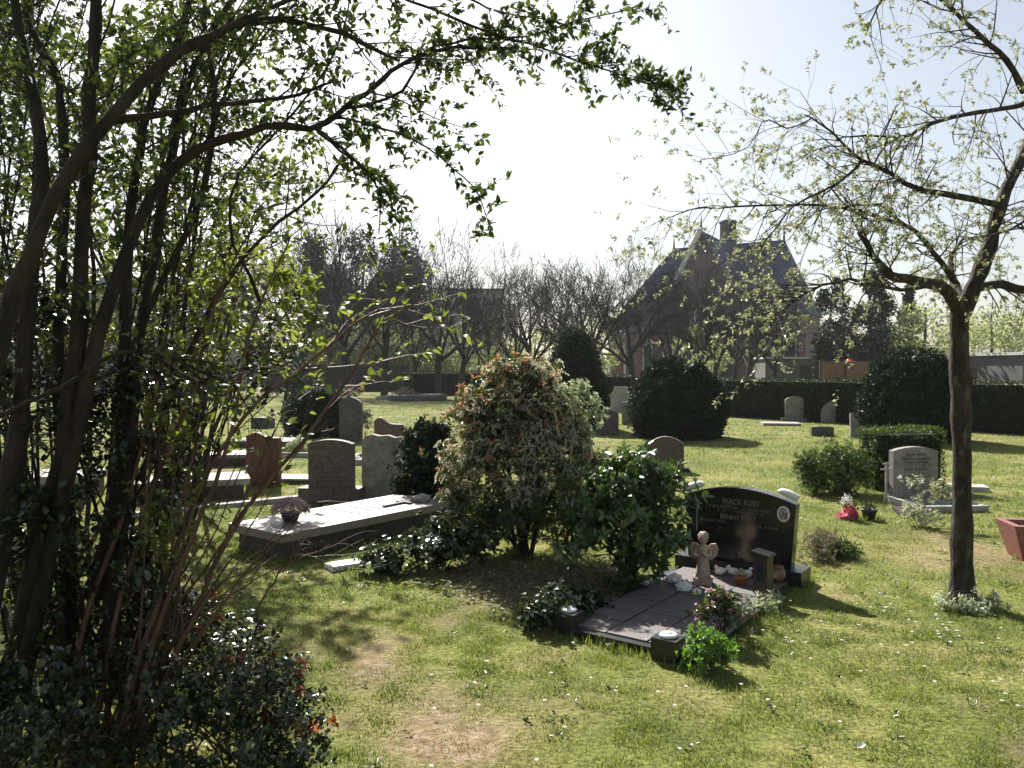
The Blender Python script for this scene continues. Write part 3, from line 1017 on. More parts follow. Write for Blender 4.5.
box('crossbar', (0, 0, .40), (.13, .018, .018), M['stone_pale'], cw, bevel=.002)
box('lower_crossbar', (0, 0, .465), (.08, .018, .014), M['stone_pale'], cw, bevel=.002)
bd = thing('grave_bed', 'pebbled grave bed with pale kerb before the grey headstone', 'grave bed', (hp.x + .02, hp.y - .42, 0), R(4))
bm = bmesh.new()
for c_, s_ in (((-.36, 0, .03), (.06, .75, .08)), ((.36, 0, .03), (.06, .75, .08)), ((0, -.38, .03), (.78, .06, .08))):
    add_box(bm, c_, s_)
bm_obj('kerb', bm, M['concrete'], bd, bevel=.006)
bm = bmesh.new()
for i in range(420):
    m4 = Matrix.Translation((random.uniform(-.32, .32), random.uniform(-.34, .36), .02)) @ Matrix.Rotation(random.random() * 3, 4, 'Z') @ Matrix.Diagonal((random.uniform(.012, .028), random.uniform(.01, .02), .012, 1))
    bmesh.ops.create_icosphere(bm, subdivisions=1, radius=1, matrix=m4)
tag(bm_obj('pebbles', bm, M['pebble'], bd, smooth=True), kind='stuff')
o = box('tilted_plaque', (0, 0, .05), (.24, .16, .03), M['stone_mauve'], None, bevel=.004); o.location = G(905, 515); o.rotation_euler = (R(25), 0, R(10)); 
tag(o, 'small tilted brown plaque lying in the pebbled grave bed', 'plaque')
o = box('flat_plate', (0, 0, .03), (.5, .3, .07), M['concrete'], None, bevel=.01); o.location = G(965, 490); o.rotation_euler = (0, 0, -R(18))
tag(o, 'flat grey stone plate in the grass just beyond the slender tree', 'stone plate')
# bouquet
bq = thing('bouquet', 'bouquet in pink and white wrapping lying beside the grey headstone bed', 'bouquet', G(856, 520), 0)
n = 60
th = rng.uniform(0, 2 * PI, n)
P = np.stack([.02 * np.cos(th), .02 * np.sin(th), 0 * th + .01], -1); D = np.stack([-.75 + .35 * np.cos(th), .35 * np.sin(th), .42 + .38 * np.cos(th)], -1)
leaf_obj('wrapping', M['wrap_pink'], bq, P, D, rng.normal(0, .3, (n, 3)) + np.stack([0 * th, np.sin(th), np.cos(th)], -1), .20 * rng.uniform(.6, 1.1, n), .06, full=True)
tuft(bq, 'flowers', M['flower_white'], (-.10, 0, .17), (.06, .07, .10), 160, .022)
tuft(bq, 'leaves', M['leaf_privet'], (-.06, 0, .12), (.08, .08, .10), 120, .035)
dp = thing('dark_pot', 'black flowerpot beside the pink bouquet', 'flowerpot', G(869, 520), 0)
lathe('pot', [(.001, 0), (.055, 0), (.075, .09), (.082, .095), (.082, .12), (.07, .12), (.064, .09), (.001, .09)], M['pot_dark'], dp, 18)
tuft(dp, 'plant', M['leaf_ivy'], (0, 0, .11), (.07, .07, .05), 120, .03)

# red stone trough, cut by the right edge of the picture
pp = G(1002, 562)
pt_ = thing('stone_trough', 'red granite grave trough with sloping sides standing in the grass', 'grave trough', (pp.x + .47, pp.y + .10, 0), -R(10))
bm = bmesh.new()
b0 = [(-.27, -.14, 0), (.27, -.14, 0), (.27, .14, 0), (-.27, .14, 0)]
t0_ = [(-.36, -.19, .30), (.36, -.19, .30), (.36, .19, .30), (-.36, .19, .30)]
t1_ = [(-.30, -.13, .30), (.30, -.13, .30), (.30, .13, .30), (-.30, .13, .30)]
t2_ = [(-.28, -.11, .2), (.28, -.11, .2), (.28, .11, .2), (-.28, .11, .2)]
rings = [[bm.verts.new(v) for v in r_] for r_ in (b0, t0_, t1_, t2_)]
for a_, b_ in zip(rings[:-1], rings[1:]):
    for i in range(4):
        bm.faces.new((a_[i], a_[(i + 1) % 4], b_[(i + 1) % 4], b_[i]))
bm.faces.new(rings[0][::-1]); bm.faces.new(rings[3])
bm_obj('trough', bm, M['stone_planter'], pt_, bevel=.006)
tuft(pt_, 'plants', M['leaf_dry'], (0, 0, .2), (.2, .09, .08), 160, .05)

# grave slabs left, seen through the shrub
def low_slab(px, py, w, l, h, mat, rz, label):
    p = G(px, py)
    t = thing('low_tomb', label, 'tomb', (p.x, p.y, 0), rz, 'low tombs behind the shrub')
    box('base', (0, 0, h * .35), (w * .9, l * .92, h * .75), M['slab_side'], t, bevel=.008)
    box('cover_slab', (0, 0, h * .85), (w, l, h * .3), M[mat], t, bevel=.008)
low_slab(185, 497, 1.5, .75, .24, 'stone_pale', R(22), 'pale low tomb seen through the shrub, nearest of the two')
low_slab(215, 465, 1.2, .7, .2, 'granite_pink', R(14), 'low pinkish tomb beside the red headstone, beyond the nearer pale tomb')
low_slab(40, 497, 1.4, .8, .3, 'stone_pale', R(10), 'pale low tomb far left behind the thick trunk')
low_slab(268, 446, 1.3, .9, .14, 'stone_dark', -R(6), 'dark flat tomb lying in shade beyond the red headstone')
def kerbset(px, py, w, l, rz, label, plants=True, mat='concrete', seed=0):
    p = G(px, py)
    t = thing('kerbed_grave', label, 'grave', (p.x, p.y, 0), rz, 'kerbed graves')
    bm = bmesh.new()
    for c_, s_ in (((-w / 2, 0, .04), (.07, l, .1)), ((w / 2, 0, .04), (.07, l, .1)), ((0, -l / 2, .042), (w + .07, .07, .1)), ((0, l / 2, .042), (w + .07, .07, .1))):
        add_box(bm, c_, s_)
    bm_obj('kerb', bm, M[mat], t, bevel=.006)
    box('soil', (0, 0, .02), (w - .06, l - .06, .05), M['soil'], t, bevel=0)
    return t
k1 = kerbset(310, 455, 1.3, .9, -R(6), 'kerbed grave bed of low plants behind the grey-brown headstone')
tuft(k1, 'plants', M['leaf_privet'], (-.3, 0, .02), (.35, .35, .2), 700, .04)
tuft(k1, 'red_flowers', M['flower_red'], (.22, .1, .08), (.12, .1, .12), 90, .04)
tuft(k1, 'white_flowers', M['flower_white'], (.5, -.2, .10), (.14, .12, .12), 90, .04)
k2 = kerbset(388, 462, 1.3, .9, -R(6), 'kerbed grave with white and red flowers in front of the wavy brown headstone')
tuft(k2, 'red_flowers', M['flower_red'], (-.3, .3, .06), (.2, .1, .12), 120, .035)
tuft(k2, 'white_flowers', M['flower_white'], (-.5, -.2, .04), (.12, .1, .1), 70, .04)
low_slab(300, 482, 1.1, .5, .08, 'stone_pale', -R(5), 'flat pale slab flush in the grass behind the near headstone row')
o = box('edge_stone', (0, 0, .02), (1.9, .10, .07), M['concrete'], None, bevel=.01); o.location = G(225, 508); o.rotation_euler = (0, 0, R(38))
tag(o, 'long grey edging stone in the grass left of the slab tomb', 'edging')

# ------------------------------------------------------------------ shrubs with tips
def bush(name, label, cat, loc, blobs, n_stems, stem_r, tips_n, leaf_fn, bark='bark_dark', group=None, base_spread=.08, clump=7):
    """blobs: (cx,cy,cz,rx,ry,rz) in local coordinates; returns root and the list of tip points/dirs"""
    t = thing(name, label, cat, loc, 0, group)
    wts = np.array([b[3] * b[4] * b[5] for b in blobs]) ** .7
    wts /= wts.sum()
    tips = []
    cen = None
    for i in range(tips_n):
        if clump > 1 and i % clump and cen is not None:
            b_, d_, k_ = cen
            sg = .16 * (b_[3] + b_[4]) / 2 + .015
            p_ = Vector((b_[0] + d_[0] * b_[3] * k_ + random.gauss(0, sg), b_[1] + d_[1] * b_[4] * k_ + random.gauss(0, sg), max(.02, b_[2] + d_[2] * b_[5] * k_ + random.gauss(0, sg))))
            tips.append((p_, (Vector((d_[0], d_[1], d_[2] * .6 + .45)) + Vector((random.gauss(0, .4), random.gauss(0, .4), random.gauss(0, .3)))).normalized()))
            continue
        b = blobs[rng.choice(len(blobs), p=wts)]
        d = rand_dirs(1)[0]
        if d[2] < -.3 and random.random() < .6:
            d[2] *= -1
        k = random.random() ** .33
        k = .35 + .65 * k
        cen = (b, d, k)
        p_ = Vector((b[0] + d[0] * b[3] * k, b[1] + d[1] * b[4] * k, max(.03, b[2] + d[2] * b[5] * k)))
        tips.append((p_, Vector((d[0], d[1], d[2] * .6 + .45)).normalized()))
    # stems
    items = []
    hubs = []
    for i in range(n_stems):
        b = blobs[i % len(blobs)]
        a = random.random() * 6.28
        p0 = Vector((math.cos(a) * base_spread * random.random(), math.sin(a) * base_spread * random.random(), -.02))
        e = Vector((b[0] + random.gauss(0, b[3] * .4), b[1] + random.gauss(0, b[4] * .4), max(.1, b[2] + random.gauss(0, b[5] * .35))))
        mid = p0.lerp(e, .45) + Vector((random.gauss(0, .04), random.gauss(0, .04), .04 + .1 * e.z))
        pts = smooth_path([p0, mid, e], 9)
        items.append((pts, [stem_r * (1 - .7 * j / 8) for j in range(9)]))
        hubs += pts[3:]
    HA = np.array([tuple(h) for h in hubs])
    thin = []
    for p_, d in tips[:900]:
        dd = ((HA - np.array(p_)) ** 2).sum(1)
        # prefer a hub lower than the tip
        dd = dd + np.where(HA[:, 2] > p_.z, .1, 0)
        h = hubs[int(dd.argmin())]
        mid = h.lerp(p_, .5) + Vector((random.gauss(0, .015), random.gauss(0, .015), -.03))
        thin.append(([h, mid, p_], [stem_r * .22, stem_r * .16, stem_r * .09]))
    V1, F1_ = tubes(items, 7)
    V2, F2_ = tubes(thin, 3)
    np_mesh('stems', np.concatenate([V1, V2]), np.concatenate([F1_, F2_ + len(V1)]), M[bark], t, smooth=True)
    leaf_fn(t, tips)
    return t

def rosettes(tips, per, size, wr, tilt=.5, back=.05, full=False, fold=.15, curl=.2, thinning=1.0, nup=0.0):
    P, D, Nn = [], [], []
    for p_, d in tips:
        if random.random() > thinning:
            continue
        for i in range(per):
            s = perp(d)
            P.append(p_ - d * random.random() * back)
            D.append(s + d * random.uniform(-.2, tilt * 1.6))
            Nn.append(d + s * -.2 + Vector((random.gauss(0, .3), random.gauss(0, .3), random.gauss(0, .3) + nup)))
    P, D, Nn = np.array(P), np.array(D), np.array(Nn)
    Ls = size * rng.uniform(.6, 1.2, len(P))
    return leaves(P, D, Nn, Ls, Ls * wr, full=full, fold=fold, curl=curl)

# pieris shrub in the centre
def pieris_leaves(t, tips):
    up = [q for q in tips if q[0].z > .55]
    V, Fc, rn = rosettes(tips, 11, .055, .30, .6, .06, fold=.1)
    np_mesh('foliage', V, Fc, M['leaf_pieris'], t, rnd=rn)
    hi = [q for q in up if random.random() < .22 + (.18 if q[0].z > 1.1 else 0)]
    new = [(q[0] + q[1] * .015, q[1]) for q in hi if (q[0].x < -.05 or random.random() < .45)]
    V, Fc, rn = rosettes(new, 9, .05, .28, 1.2, .02)
    np_mesh('new_shoots', V, Fc, M['leaf_pieris_new'], t, rnd=rn)
    fl_ = [(q[0] + q[1] * .02, q[1]) for q in tips if q[0].z > .5 and random.random() < .34 + (.3 if q[0].x > 0 else .05)]
    P, D, Nn = [], [], []
    for p_, d in fl_:
        for s in range(4):
            sd_ = (perp(d) + Vector((0, 0, .2))).normalized()
            q = p_.copy()
            for k in range(11):
                q = q + sd_ * .007
                sd_ = (sd_ + Vector((0, 0, -.13))).normalized()
                P.append(q + Vector((random.gauss(0, .004),) * 3)); D.append(Vector((random.gauss(0, .6), random.gauss(0, .6), -1))); Nn.append(perp(Vector((0, 0, 1))))
    leaf_obj('flowers', M['flower_cream'], t, np.array(P), np.array(D), np.array(Nn), .015, .012)
pc = G(526, 556)
bush('pieris_shrub', 'tall blossoming shrub with orange young leaves and cream flower clusters', 'shrub', (pc.x, pc.y, 0),
     [(-.12, 0, 1.45, .26, .26, .26), (.08, 0, 1.38, .22, .24, .25), (-.36, 0, 1.12, .30, .3, .32), (.12, .05, 1.05, .30, .32, .33), (.36, .1, .90, .20, .24, .28), (-.42, 0, .72, .34, .32, .28),
      (.1, 0, .62, .4, .36, .32), (-.1, 0, 1.0, .42, .36, .38), (-.5, .02, .42, .22, .25, .2), (.5, .05, .68, .26, .26, .24), (-.2, 0, .3, .34, .3, .2), (-.15, .1, .42, .3, .3, .2), (.1, .15, .35, .3, .25, .22), (-.35, .1, .3, .25, .25, .2), (.25, .1, .34, .35, .26, .2), (-.45, .05, .2, .2, .2, .12), (-.3, 0, 1.36, .15, .15, .15)], 12, .018, 2600, pieris_leaves, 'bark_dark')
# pale leaved viburnum at its right shoulder
def silver_leaves(t, tips):
    V, Fc, rn = rosettes(tips, 8, .042, .55, .8, .03)
    np_mesh('foliage', V, Fc, M['leaf_silver'], t, rnd=rn)
vc = G(566, 551)
bush('pale_shrub', 'loose shrub with silvery white young leaves behind the blossoming shrub', 'shrub', (vc.x, vc.y, 0),
     [(.0, 0, 1.34, .20, .2, .16), (.16, 0, 1.22, .14, .2, .2), (-.1, 0, 1.1, .3, .25, .2), (.05, 0, .9, .25, .25, .2)], 9, .010, 430, silver_leaves, 'bark_dark')

def rhodo_leaves(t, tips):
    V, Fc, rn = rosettes(tips, 8, .078, .36, .9, .02, full=True, fold=.10, curl=.12, nup=.6)
    np_mesh('foliage', V, Fc, M['leaf_rhodo'], t, rnd=rn)
rc = G(624, 585)
bush('rhododendron', 'broad glossy-leaved rhododendron beside the black headstone', 'shrub', (rc.x, rc.y, 0),
     [(-.25, 0, .62, .26, .26, .22), (.05, 0, .72, .28, .26, .22), (.28, -.02, .62, .22, .24, .24), (.0, 0, .45, .42, .32, .24), (.30, -.05, .36, .16, .18, .16), (-.3, 0, .36, .22, .24, .18), (.1, .0, .2, .3, .25, .12), (.34, .05, .78, .12, .12, .12)], 12, .010, 800, rhodo_leaves, 'bark_dark')

def con_leaves(t, tips):
    V, Fc, rn = rosettes(tips, 26, .045, .32, .8, .07, fold=.1)
    np_mesh('foliage', V, Fc, M['leaf_yew'], t, rnd=rn)
cc = G(425, 512)
bush('dwarf_conifer', 'dark bushy dwarf conifer between the pale headstone and the blossoming shrub', 'conifer', (cc.x, cc.y, 0),
     [(-.02, 0, .80, .20, .2, .22), (.05, 0, .52, .34, .3, .28), (-.02, 0, .25, .32, .28, .2), (.16, 0, .78, .2, .2, .2)], 6, .014, 1300, con_leaves, 'bark_dark')

def ivy_leaves(t, tips):
    V, Fc, rn = rosettes(tips, 7, .05, .62, .35, .05, full=True, fold=.06, curl=.08, nup=1.5)
    np_mesh('foliage', V, Fc, M['leaf_ivy'], t, rnd=rn)
ic = G(408, 573)
bush('ivy_patch', 'low mound of glossy evergreen leaves in front of the slab tomb', 'ground shrub', (ic.x, ic.y, 0),
     [(-.22, 0, .10, .22, .16, .08), (.0, .05, .16, .25, .22, .12), (.28, .1, .17, .25, .22, .12), (.2, .2, .22, .25, .2, .12), (.5, .2, .15, .2, .18, .12)], 10, .006, 520, ivy_leaves, 'bark_dark', base_spread=.3)
ic = G(548, 628)
bush('ivy_clump', 'small ivy clump around the dusty corner block of the black grave', 'ground shrub', (ic.x, ic.y + .02, 0),
     [(-.04, -.02, .09, .14, .13, .08), (.10, .1, .10, .16, .12, .07), (.22, .28, .07, .17, .14, .06)], 6, .004, 330, ivy_leaves, 'bark_dark', base_spread=.12)
# leaf litter under the centre shrubs
n = 3600
lx = rng.normal(0, .45, n); ly = rng.normal(0, .32, n)
c0 = G(560, 585)
P = np.stack([c0.x + lx, c0.y + ly, .012 + rng.random(n) * .02], -1)
lo_ = leaf_obj('leaf_litter', M['leaf_dry'], None, P, rng.normal(0, 1, (n, 3)) * np.array([1, 1, .25]), rng.normal(0, .25, (n, 3)) + np.array([0, 0, 1]), .04, .018)
tag(lo_, 'dry leaf litter on the shaded ground under the centre shrubs', 'leaf litter', kind='stuff')

# small plants by the black grave
def small_plant(name, label, p, blobs, mat, size, wr, per, ntips, flowers=None, stem='bark_dark', full=False, cat='plant', group=None):
    def fn(t, tips):
        V, Fc, rn = rosettes(tips, per, size, wr, .9, .03, full=full)
        np_mesh('foliage', V, Fc, M[mat], t, rnd=rn)
        if flowers:
            sub = [(q[0] + q[1] * .015, q[1]) for q in tips if random.random() < flowers[1]]
            V, Fc, rn = rosettes(sub, 9, flowers[2], .6, 1.2, .01)
            np_mesh('flowers', V, Fc, M[flowers[0]], t, rnd=rn)
    return bush(name, label, cat, (p.x, p.y, 0), blobs, 7, .004, ntips, fn, stem, group, .04)
small_plant('box_plant', 'bright green bushy plant beside the front corner block of the black grave', G(706, 668), [(0, 0, .10, .11, .10, .08)], 'leaf_bright', .030, .40, 12, 300)
small_plant('flowering_plant', 'small plant with reddish pink flowers at the grave edge', G(722, 640), [(0, 0, .16, .13, .12, .10), (-.03, 0, .22, .08, .08, .06)], 'leaf_pieris', .035, .4, 9, 160, ('flower_pink', .35, .022))
small_plant('edge_tuft', 'grey-green tuft growing over the right edge of the black grave', G(757, 612), [(0, 0, .04, .10, .08, .05), (.1, .12, .04, .09, .08, .04)], 'leaf_silver', .035, .3, 8, 90)
small_plant('moss_cushion', 'dark green mossy cushion under the rhododendron', G(624, 594), [(0, 0, .05, .13, .10, .06)], 'leaf_privet', .025, .4, 10, 150)
small_plant('withered_plant', 'withered tangle of dry stalks in the grass right of the black headstone', G(815, 560), [(0, 0, .07, .22, .2, .07), (.12, .18, .1, .16, .14, .08)], 'leaf_dry', .05, .18, 8, 190)
small_plant('green_clump', 'green clump of spreading leaves beside the withered stalks', G(838, 556), [(0, 0, .05, .14, .13, .05)], 'leaf_privet', .06, .25, 7, 90)
small_plant('trunk_weeds', 'pale leafy weeds around the foot of the slender tree', G(955, 607), [(-.05, -.05, .04, .14, .10, .05), (.12, -.06, .04, .16, .10, .04)], 'leaf_silver', .035, .45, 7, 120)
small_plant('rose_bush', 'thorny rose bush with yellow-green leaves before the grey headstone', G(922, 527), [(0, 0, .30, .22, .2, .14), (-.08, 0, .42, .12, .12, .08), (.22, 0, .40, .08, .08, .1), (0, 0, .10, .18, .16, .08)], 'leaf_spring', .040, .5, 6, 170, ('flower_white', .02, .04), 'bark_red')
small_plant('prickly_bush', 'spreading needle-leaved bush left of the grey headstone', G(833, 493), [(-.1, 0, .36, .32, .3, .2), (.15, 0, .42, .3, .3, .2), (0, 0, .2, .42, .35, .18), (-.35, 0, .35, .14, .2, .16), (.3, 0, .2, .2, .2, .16), (-.1, -.1, .1, .35, .25, .1)], 'leaf_privet', .05, .2, 12, 1300, None)
small_plant('yellow_shrub', 'yellowish young shrub at the right side of the tall weathered headstone', G(366, 440), [(0, 0, .45, .14, .14, .28)], 'leaf_spring', .06, .45, 8, 150)
for a_, b_, lb in ((300, 455, 'pale grass-like plant on the kerbed grave near the round hedge'), (325, 458, 'low green plant on the kerbed grave beside white flowers')):
    small_plant('bed_plant', lb, G(a_, b_), [(0, 0, .15, .22, .2, .14)], 'leaf_silver' if a_ == 300 else 'leaf_privet', .06, .2, 9, 120)
small_plant('shaded_shrub', 'small dark shrub in the grass beyond the rhododendron', G(596, 470), [(0, 0, .1, .2, .2, .1)], 'leaf_dry', .05, .3, 8, 100)

# ------------------------------------------------------------------ clipped shapes
def shell_leaves(name, parent, mat, P, Nn, size, wr=.5, jitter=.03, lift=.0):
    n = len(P)
    P = P + Nn * rng.uniform(-jitter, jitter * .6, n)[:, None]
    D = Nn * rng.uniform(.1, .9, n)[:, None] + rng.normal(0, .6, (n, 3))
    D[:, 2] += .25
    Ls = size * rng.uniform(.5, 1.3, n)
    return leaf_obj(name, mat, parent, P, D, rng.normal(0, 1, (n, 3)), Ls, Ls * wr)

def hedge(p0, p1, h, wd, label, leafm='leaf_hedge', dens=700, size=.05, name='clipped_hedge'):
    p0 = Vector((p0[0], p0[1], 0)); p1 = Vector((p1[0], p1[1], 0))
    d = p1 - p0
    Lh = d.length
    t = thing(name, label, 'hedge', p0, math.atan2(d.y, d.x))
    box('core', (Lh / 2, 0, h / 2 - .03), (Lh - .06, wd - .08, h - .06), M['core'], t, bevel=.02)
    def sheet(n, fn):
        u, v = rng.random(n), rng.random(n)
        return fn(u, v)
    parts = []
    def bumpy(P, Nn):
        k = .03 * fbm(P[:, 0] * 1.0 + P[:, 1], P[:, 2], 5, 31)
        return P + Nn * k[:, None]
    for s in (-1, 1):
        n = int(dens * Lh * h)
        u, v = rng.random(n), rng.random(n)
        P = np.stack([u * Lh, np.full(n, s * wd / 2), v * h], -1); Nn = np.tile([0, s, 0.], (n, 1)); parts.append((bumpy(P, Nn), Nn))
    n = int(dens * Lh * wd)
    P = np.stack([rng.random(n) * Lh, (rng.random(n) - .5) * wd, np.full(n, h)], -1); Nn = np.tile([0, 0, 1.], (n, 1)); parts.append((bumpy(P, Nn), Nn))
    for s in (0, 1):
        n = int(dens * wd * h)
        P = np.stack([np.full(n, s * Lh), (rng.random(n) - .5) * wd, rng.random(n) * h], -1); Nn = np.tile([2. * s - 1, 0, 0.], (n, 1)); parts.append((bumpy(P, Nn), Nn))
    P = np.concatenate([a for a, b in parts]); Nn = np.concatenate([b for a, b in parts])
    shell_leaves('foliage', t, M[leafm], P, Nn, size)
    return t
hedge((18.4, 11.0), (5.5, 29.0), 1.24, .9, 'long dark clipped hedge running behind the graves on the right', dens=420, size=.06)
hedge((4.5, 31.5), (3.3, 33.0), 1.3, .8, 'short dark hedge end left of the round bush near the white headstones', dens=350, size=.07)
a_ = G(408, 396); b_ = G(500, 393)
hedge((a_.x, a_.y), (b_.x + 3, b_.y + 1), 1.35, 1.2, 'square clipped dark hedge block behind the centre shrubs', dens=260, size=.07)
g1 = G(913, 493)
hedge((g1.x - .42, g1.y + .40), (g1.x + .52, g1.y + .46), .78, .42, 'low clipped green hedge framing the grey headstone', 'leaf_privet', 2600, .035)

def topiary(px, py, prof, label, mat='leaf_yew', dens=900, size=.07, name='clipped_bush', cat='bush', group=None, lump=.12, lscale=3.0, p=None):
    """prof(t)->radius factor for z fraction t; (h, r, fn)"""
    if p is None:
        p = G(px, py)
    h, r, fn = prof
    t = thing(name, label, cat, (p.x, p.y, 0), 0, group)
    seg, rn_ = 26, 18
    vs, fs = [], []
    for i in range(rn_):
        z = i / (rn_ - 1)
        for j in range(seg):
            a = 2 * PI * j / seg
            rr = max(.01, r * fn(z) * .90) * (1 + lump * .8 * mnoise.noise(Vector((math.cos(a), math.sin(a), z * 2)) * lscale))
            vs.append((rr * math.cos(a), rr * math.sin(a), z * h * .97))
    for i in range(rn_ - 1):
        for j in range(seg):
            k = (j + 1) % seg
            fs.append((i * seg + j, i * seg + k, (i + 1) * seg + k, (i + 1) * seg + j))
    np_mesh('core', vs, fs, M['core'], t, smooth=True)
    n = int(dens * 2 * PI * r * h * .8)
    z = rng.random(n)
    a = rng.uniform(0, 2 * PI, n)
    f = np.array([fn(q) for q in z])
    keep = rng.random(n) < f + .15
    z, a, f = z[keep], a[keep], f[keep]
    lm = np.array([mnoise.noise(Vector((math.cos(b), math.sin(b), q * 2)) * lscale) + .5 * mnoise.noise(Vector((math.cos(b), math.sin(b), q * 2)) * lscale * 3) for b, q in zip(a, z)])
    rr = r * f * (1 + lump * lm)
    P = np.stack([rr * np.cos(a), rr * np.sin(a), z * h * (1 + .02 * lm)], -1)
    if lump > .2:
        nc, pc_ = 130, 150
        Pc, Nc = [], []
        for i in range(nc):
            zc = random.uniform(.05, 1); ac = random.random() * 6.28; fc = fn(zc)
            if random.random() > fc + .2:
                continue
            cr_ = random.uniform(.10, .22) * r
            d_ = rand_dirs(pc_)
            o_ = np.array([math.cos(ac) * r * fc, math.sin(ac) * r * fc, zc * h])
            Pc.append(o_ + d_ * cr_ * np.array([1, 1, .8]))
            Nc.append(norm(d_ + np.array([math.cos(ac), math.sin(ac), .4]) * .6))
        Pc = np.concatenate(Pc); Nc = np.concatenate(Nc)
        Pc[:, 2] = np.maximum(Pc[:, 2], .02)
        shell_leaves('sprigs', t, M[mat], Pc, Nc, size * .9, .4, .03)
    eps = .02
    sl_ = np.array([(fn(min(1, q + eps)) - fn(max(0, q - eps))) / (2 * eps) for q in z]) * r / h
    Nn = norm(np.stack([np.cos(a), np.sin(a), -sl_], -1))
    shell_leaves('foliage', t, M[mat], P, Nn, size, .45, size * 1.0)
    return t
round_fn = lambda z: math.sqrt(max(0, 1 - abs(2 * (z * .93 + .07) - 1) ** 2.6)) if z < .999 else .05
dome_fn = lambda z: (math.sqrt(max(0, 1 - ((z - .35) / .65) ** 2)) if z > .35 else .90 + .1 * z / .35)
cone_fn = lambda z: (1 - z) ** .62 * (.92 + .08 * min(1, z * 8)) if z > .06 else .85
col_fn = lambda z: (1 - z ** 3.2) * (.8 + .2 * min(1, z * 5))
topiary(678, 437, (1.78, .98, dome_fn), 'large round dark yew bush in the middle of the lawn', dens=2300, size=.085, lump=.26, lscale=4)
topiary(575, 428, (2.65, .90, lambda z: math.sqrt(max(0, 1 - z ** 1.7)) * (.85 + .15 * min(1, z * 4))), 'tall conical dark yew beside the shaded grey headstone', dens=1500, size=.07, lump=.06, cat='conifer', name='conical_yew')
topiary(915, 440, (1.95, 1.02, dome_fn), 'large ragged dark yew bush behind the hedge-framed headstone', dens=2100, size=.09, lump=.3, lscale=4)
topiary(318, 436, (1.22, .80, lambda z: dome_fn(z)), 'wide rounded dark bush left of the tall weathered headstone', dens=1300, size=.06, lump=.05)

# ------------------------------------------------------------------ slender tree on the right
TD = 5.45
tr = thing('spring_tree', 'slender dark-trunked tree with sparse young leaves and blossom', 'tree', G(962, 602), 0)
tloc = tr.location.copy()
L_ = []
trunk = limb([(962, 606, TD), (962, 540, TD), (962, 450, TD), (960, 370, TD), (959, 325, TD), (962, 300, TD)], .072, .060, 22, .004)
trunk[1][0] = .14; trunk[1][1] = .095; trunk[1][2] = .08
L_.append(limb([(961, 318, TD), (972, 290, TD), (986, 255, TD), (1002, 200, TD), (1030, 140, TD + .1), (1060, 60, TD + .2), (1075, -40, TD + .3)], .062, .03, 20, .003))
L_.append(limb([(960, 312, TD), (944, 288, TD - .1), (915, 280, TD - .2), (893, 276, TD - .3), (878, 262, TD - .35), (866, 243, TD - .4), (858, 233, TD - .4)], .050, .012, 16, .003))
L_.append(limb([(962, 310, TD), (968, 292, TD + .1), (995, 284, TD + .2), (1035, 290, TD + .3), (1070, 270, TD + .4)], .045, .022, 12, .003))
L_.append(limb([(962, 305, TD), (955, 285, TD + .3), (950, 262, TD + .5), (965, 235, TD + .8)], .045, .008, 10, .003))
L_.append(limb([(1024, 92, TD), (1008, 62, TD - .1), (985, 40, TD - .2), (958, 15, TD - .3), (930, -8, TD - .4), (890, -10, TD - .5), (865, 35, TD - .6)], .024, .004, 18, .003))
L_.append(limb([(1040, 100, TD + .1), (1005, 108, TD), (968, 114, TD - .1), (935, 122, TD - .2), (905, 136, TD - .2), (865, 135, TD - .3), (835, 140, TD - .4)], .022, .004, 18, .004))
L_.append(limb([(1003, 205, TD), (960, 196, TD - .2), (915, 189, TD - .3), (898, 178, TD - .3), (875, 165, TD - .4), (857, 157, TD - .4), (830, 130, TD - .4), (805, 115, TD - .3)], .026, .004, 20, .003))
L_.append(limb([(861, 160, TD - .4), (842, 180, TD - .5), (800, 203, TD - .6), (772, 232, TD - .7), (755, 260, TD - .8)], .011, .003, 12, .004))
L_.append(limb([(905, 225, TD - .1), (870, 215, TD - .3), (838, 207, TD - .4), (790, 205, TD - .5), (730, 207, TD - .6), (690, 210, TD - .7), (655, 224, TD - .8)], .014, .002, 18, .004))
L_.append(limb([(958, 285, TD), (940, 262, TD - .1), (920, 235, TD - .1), (900, 222, TD - .1), (880, 205, TD - .2), (850, 205, TD - .3)], .022, .006, 12, .003))
L_.append(limb([(935, 284, TD - .15), (900, 290, TD - .5), (850, 280, TD - .8), (812, 290, TD - 1.0), (785, 308, TD - 1.1), (760, 325, TD - 1.2)], .014, .003, 16, .004))
L_.append(limb([(1035, 215, TD + .1), (1010, 230, TD - .2), (975, 240, TD - .5), (945, 258, TD - .7)], .012, .003, 10, .004))
L_.append(limb([(905, 136, TD - .2), (885, 170, TD - .4), (868, 200, TD - .5)], .006, .002, 8, .004))
L_.append(limb([(812, 118, TD - .4), (790, 128, TD - .5), (765, 120, TD - .5), (745, 150, TD - .6), (700, 160, TD - .7)], .005, .002, 12, .004))
out_, tips_ = [], []
cfg = dict(n=4, wander=.35, up=.0, kids=[0, 3, 2, 2], ang=(25, 75), ratio=(.45, .8), max=3, rend=.4)
for i, lm in enumerate(L_):
    ln_ = sum((lm[0][j + 1] - lm[0][j]).length for j in range(len(lm[0]) - 1))
    sprout(lm, int(ln_ * 12) + 3, .32, .007, 1, out_, tips_, cfg, .18 if i > 3 else .4, 1.0, .1)
tube_obj('trunk', [trunk], M['bark_grey'], tr, 16, tloc)
V1, Fa = tubes(L_, 9)
V2, Fb = tubes(out_, 3)
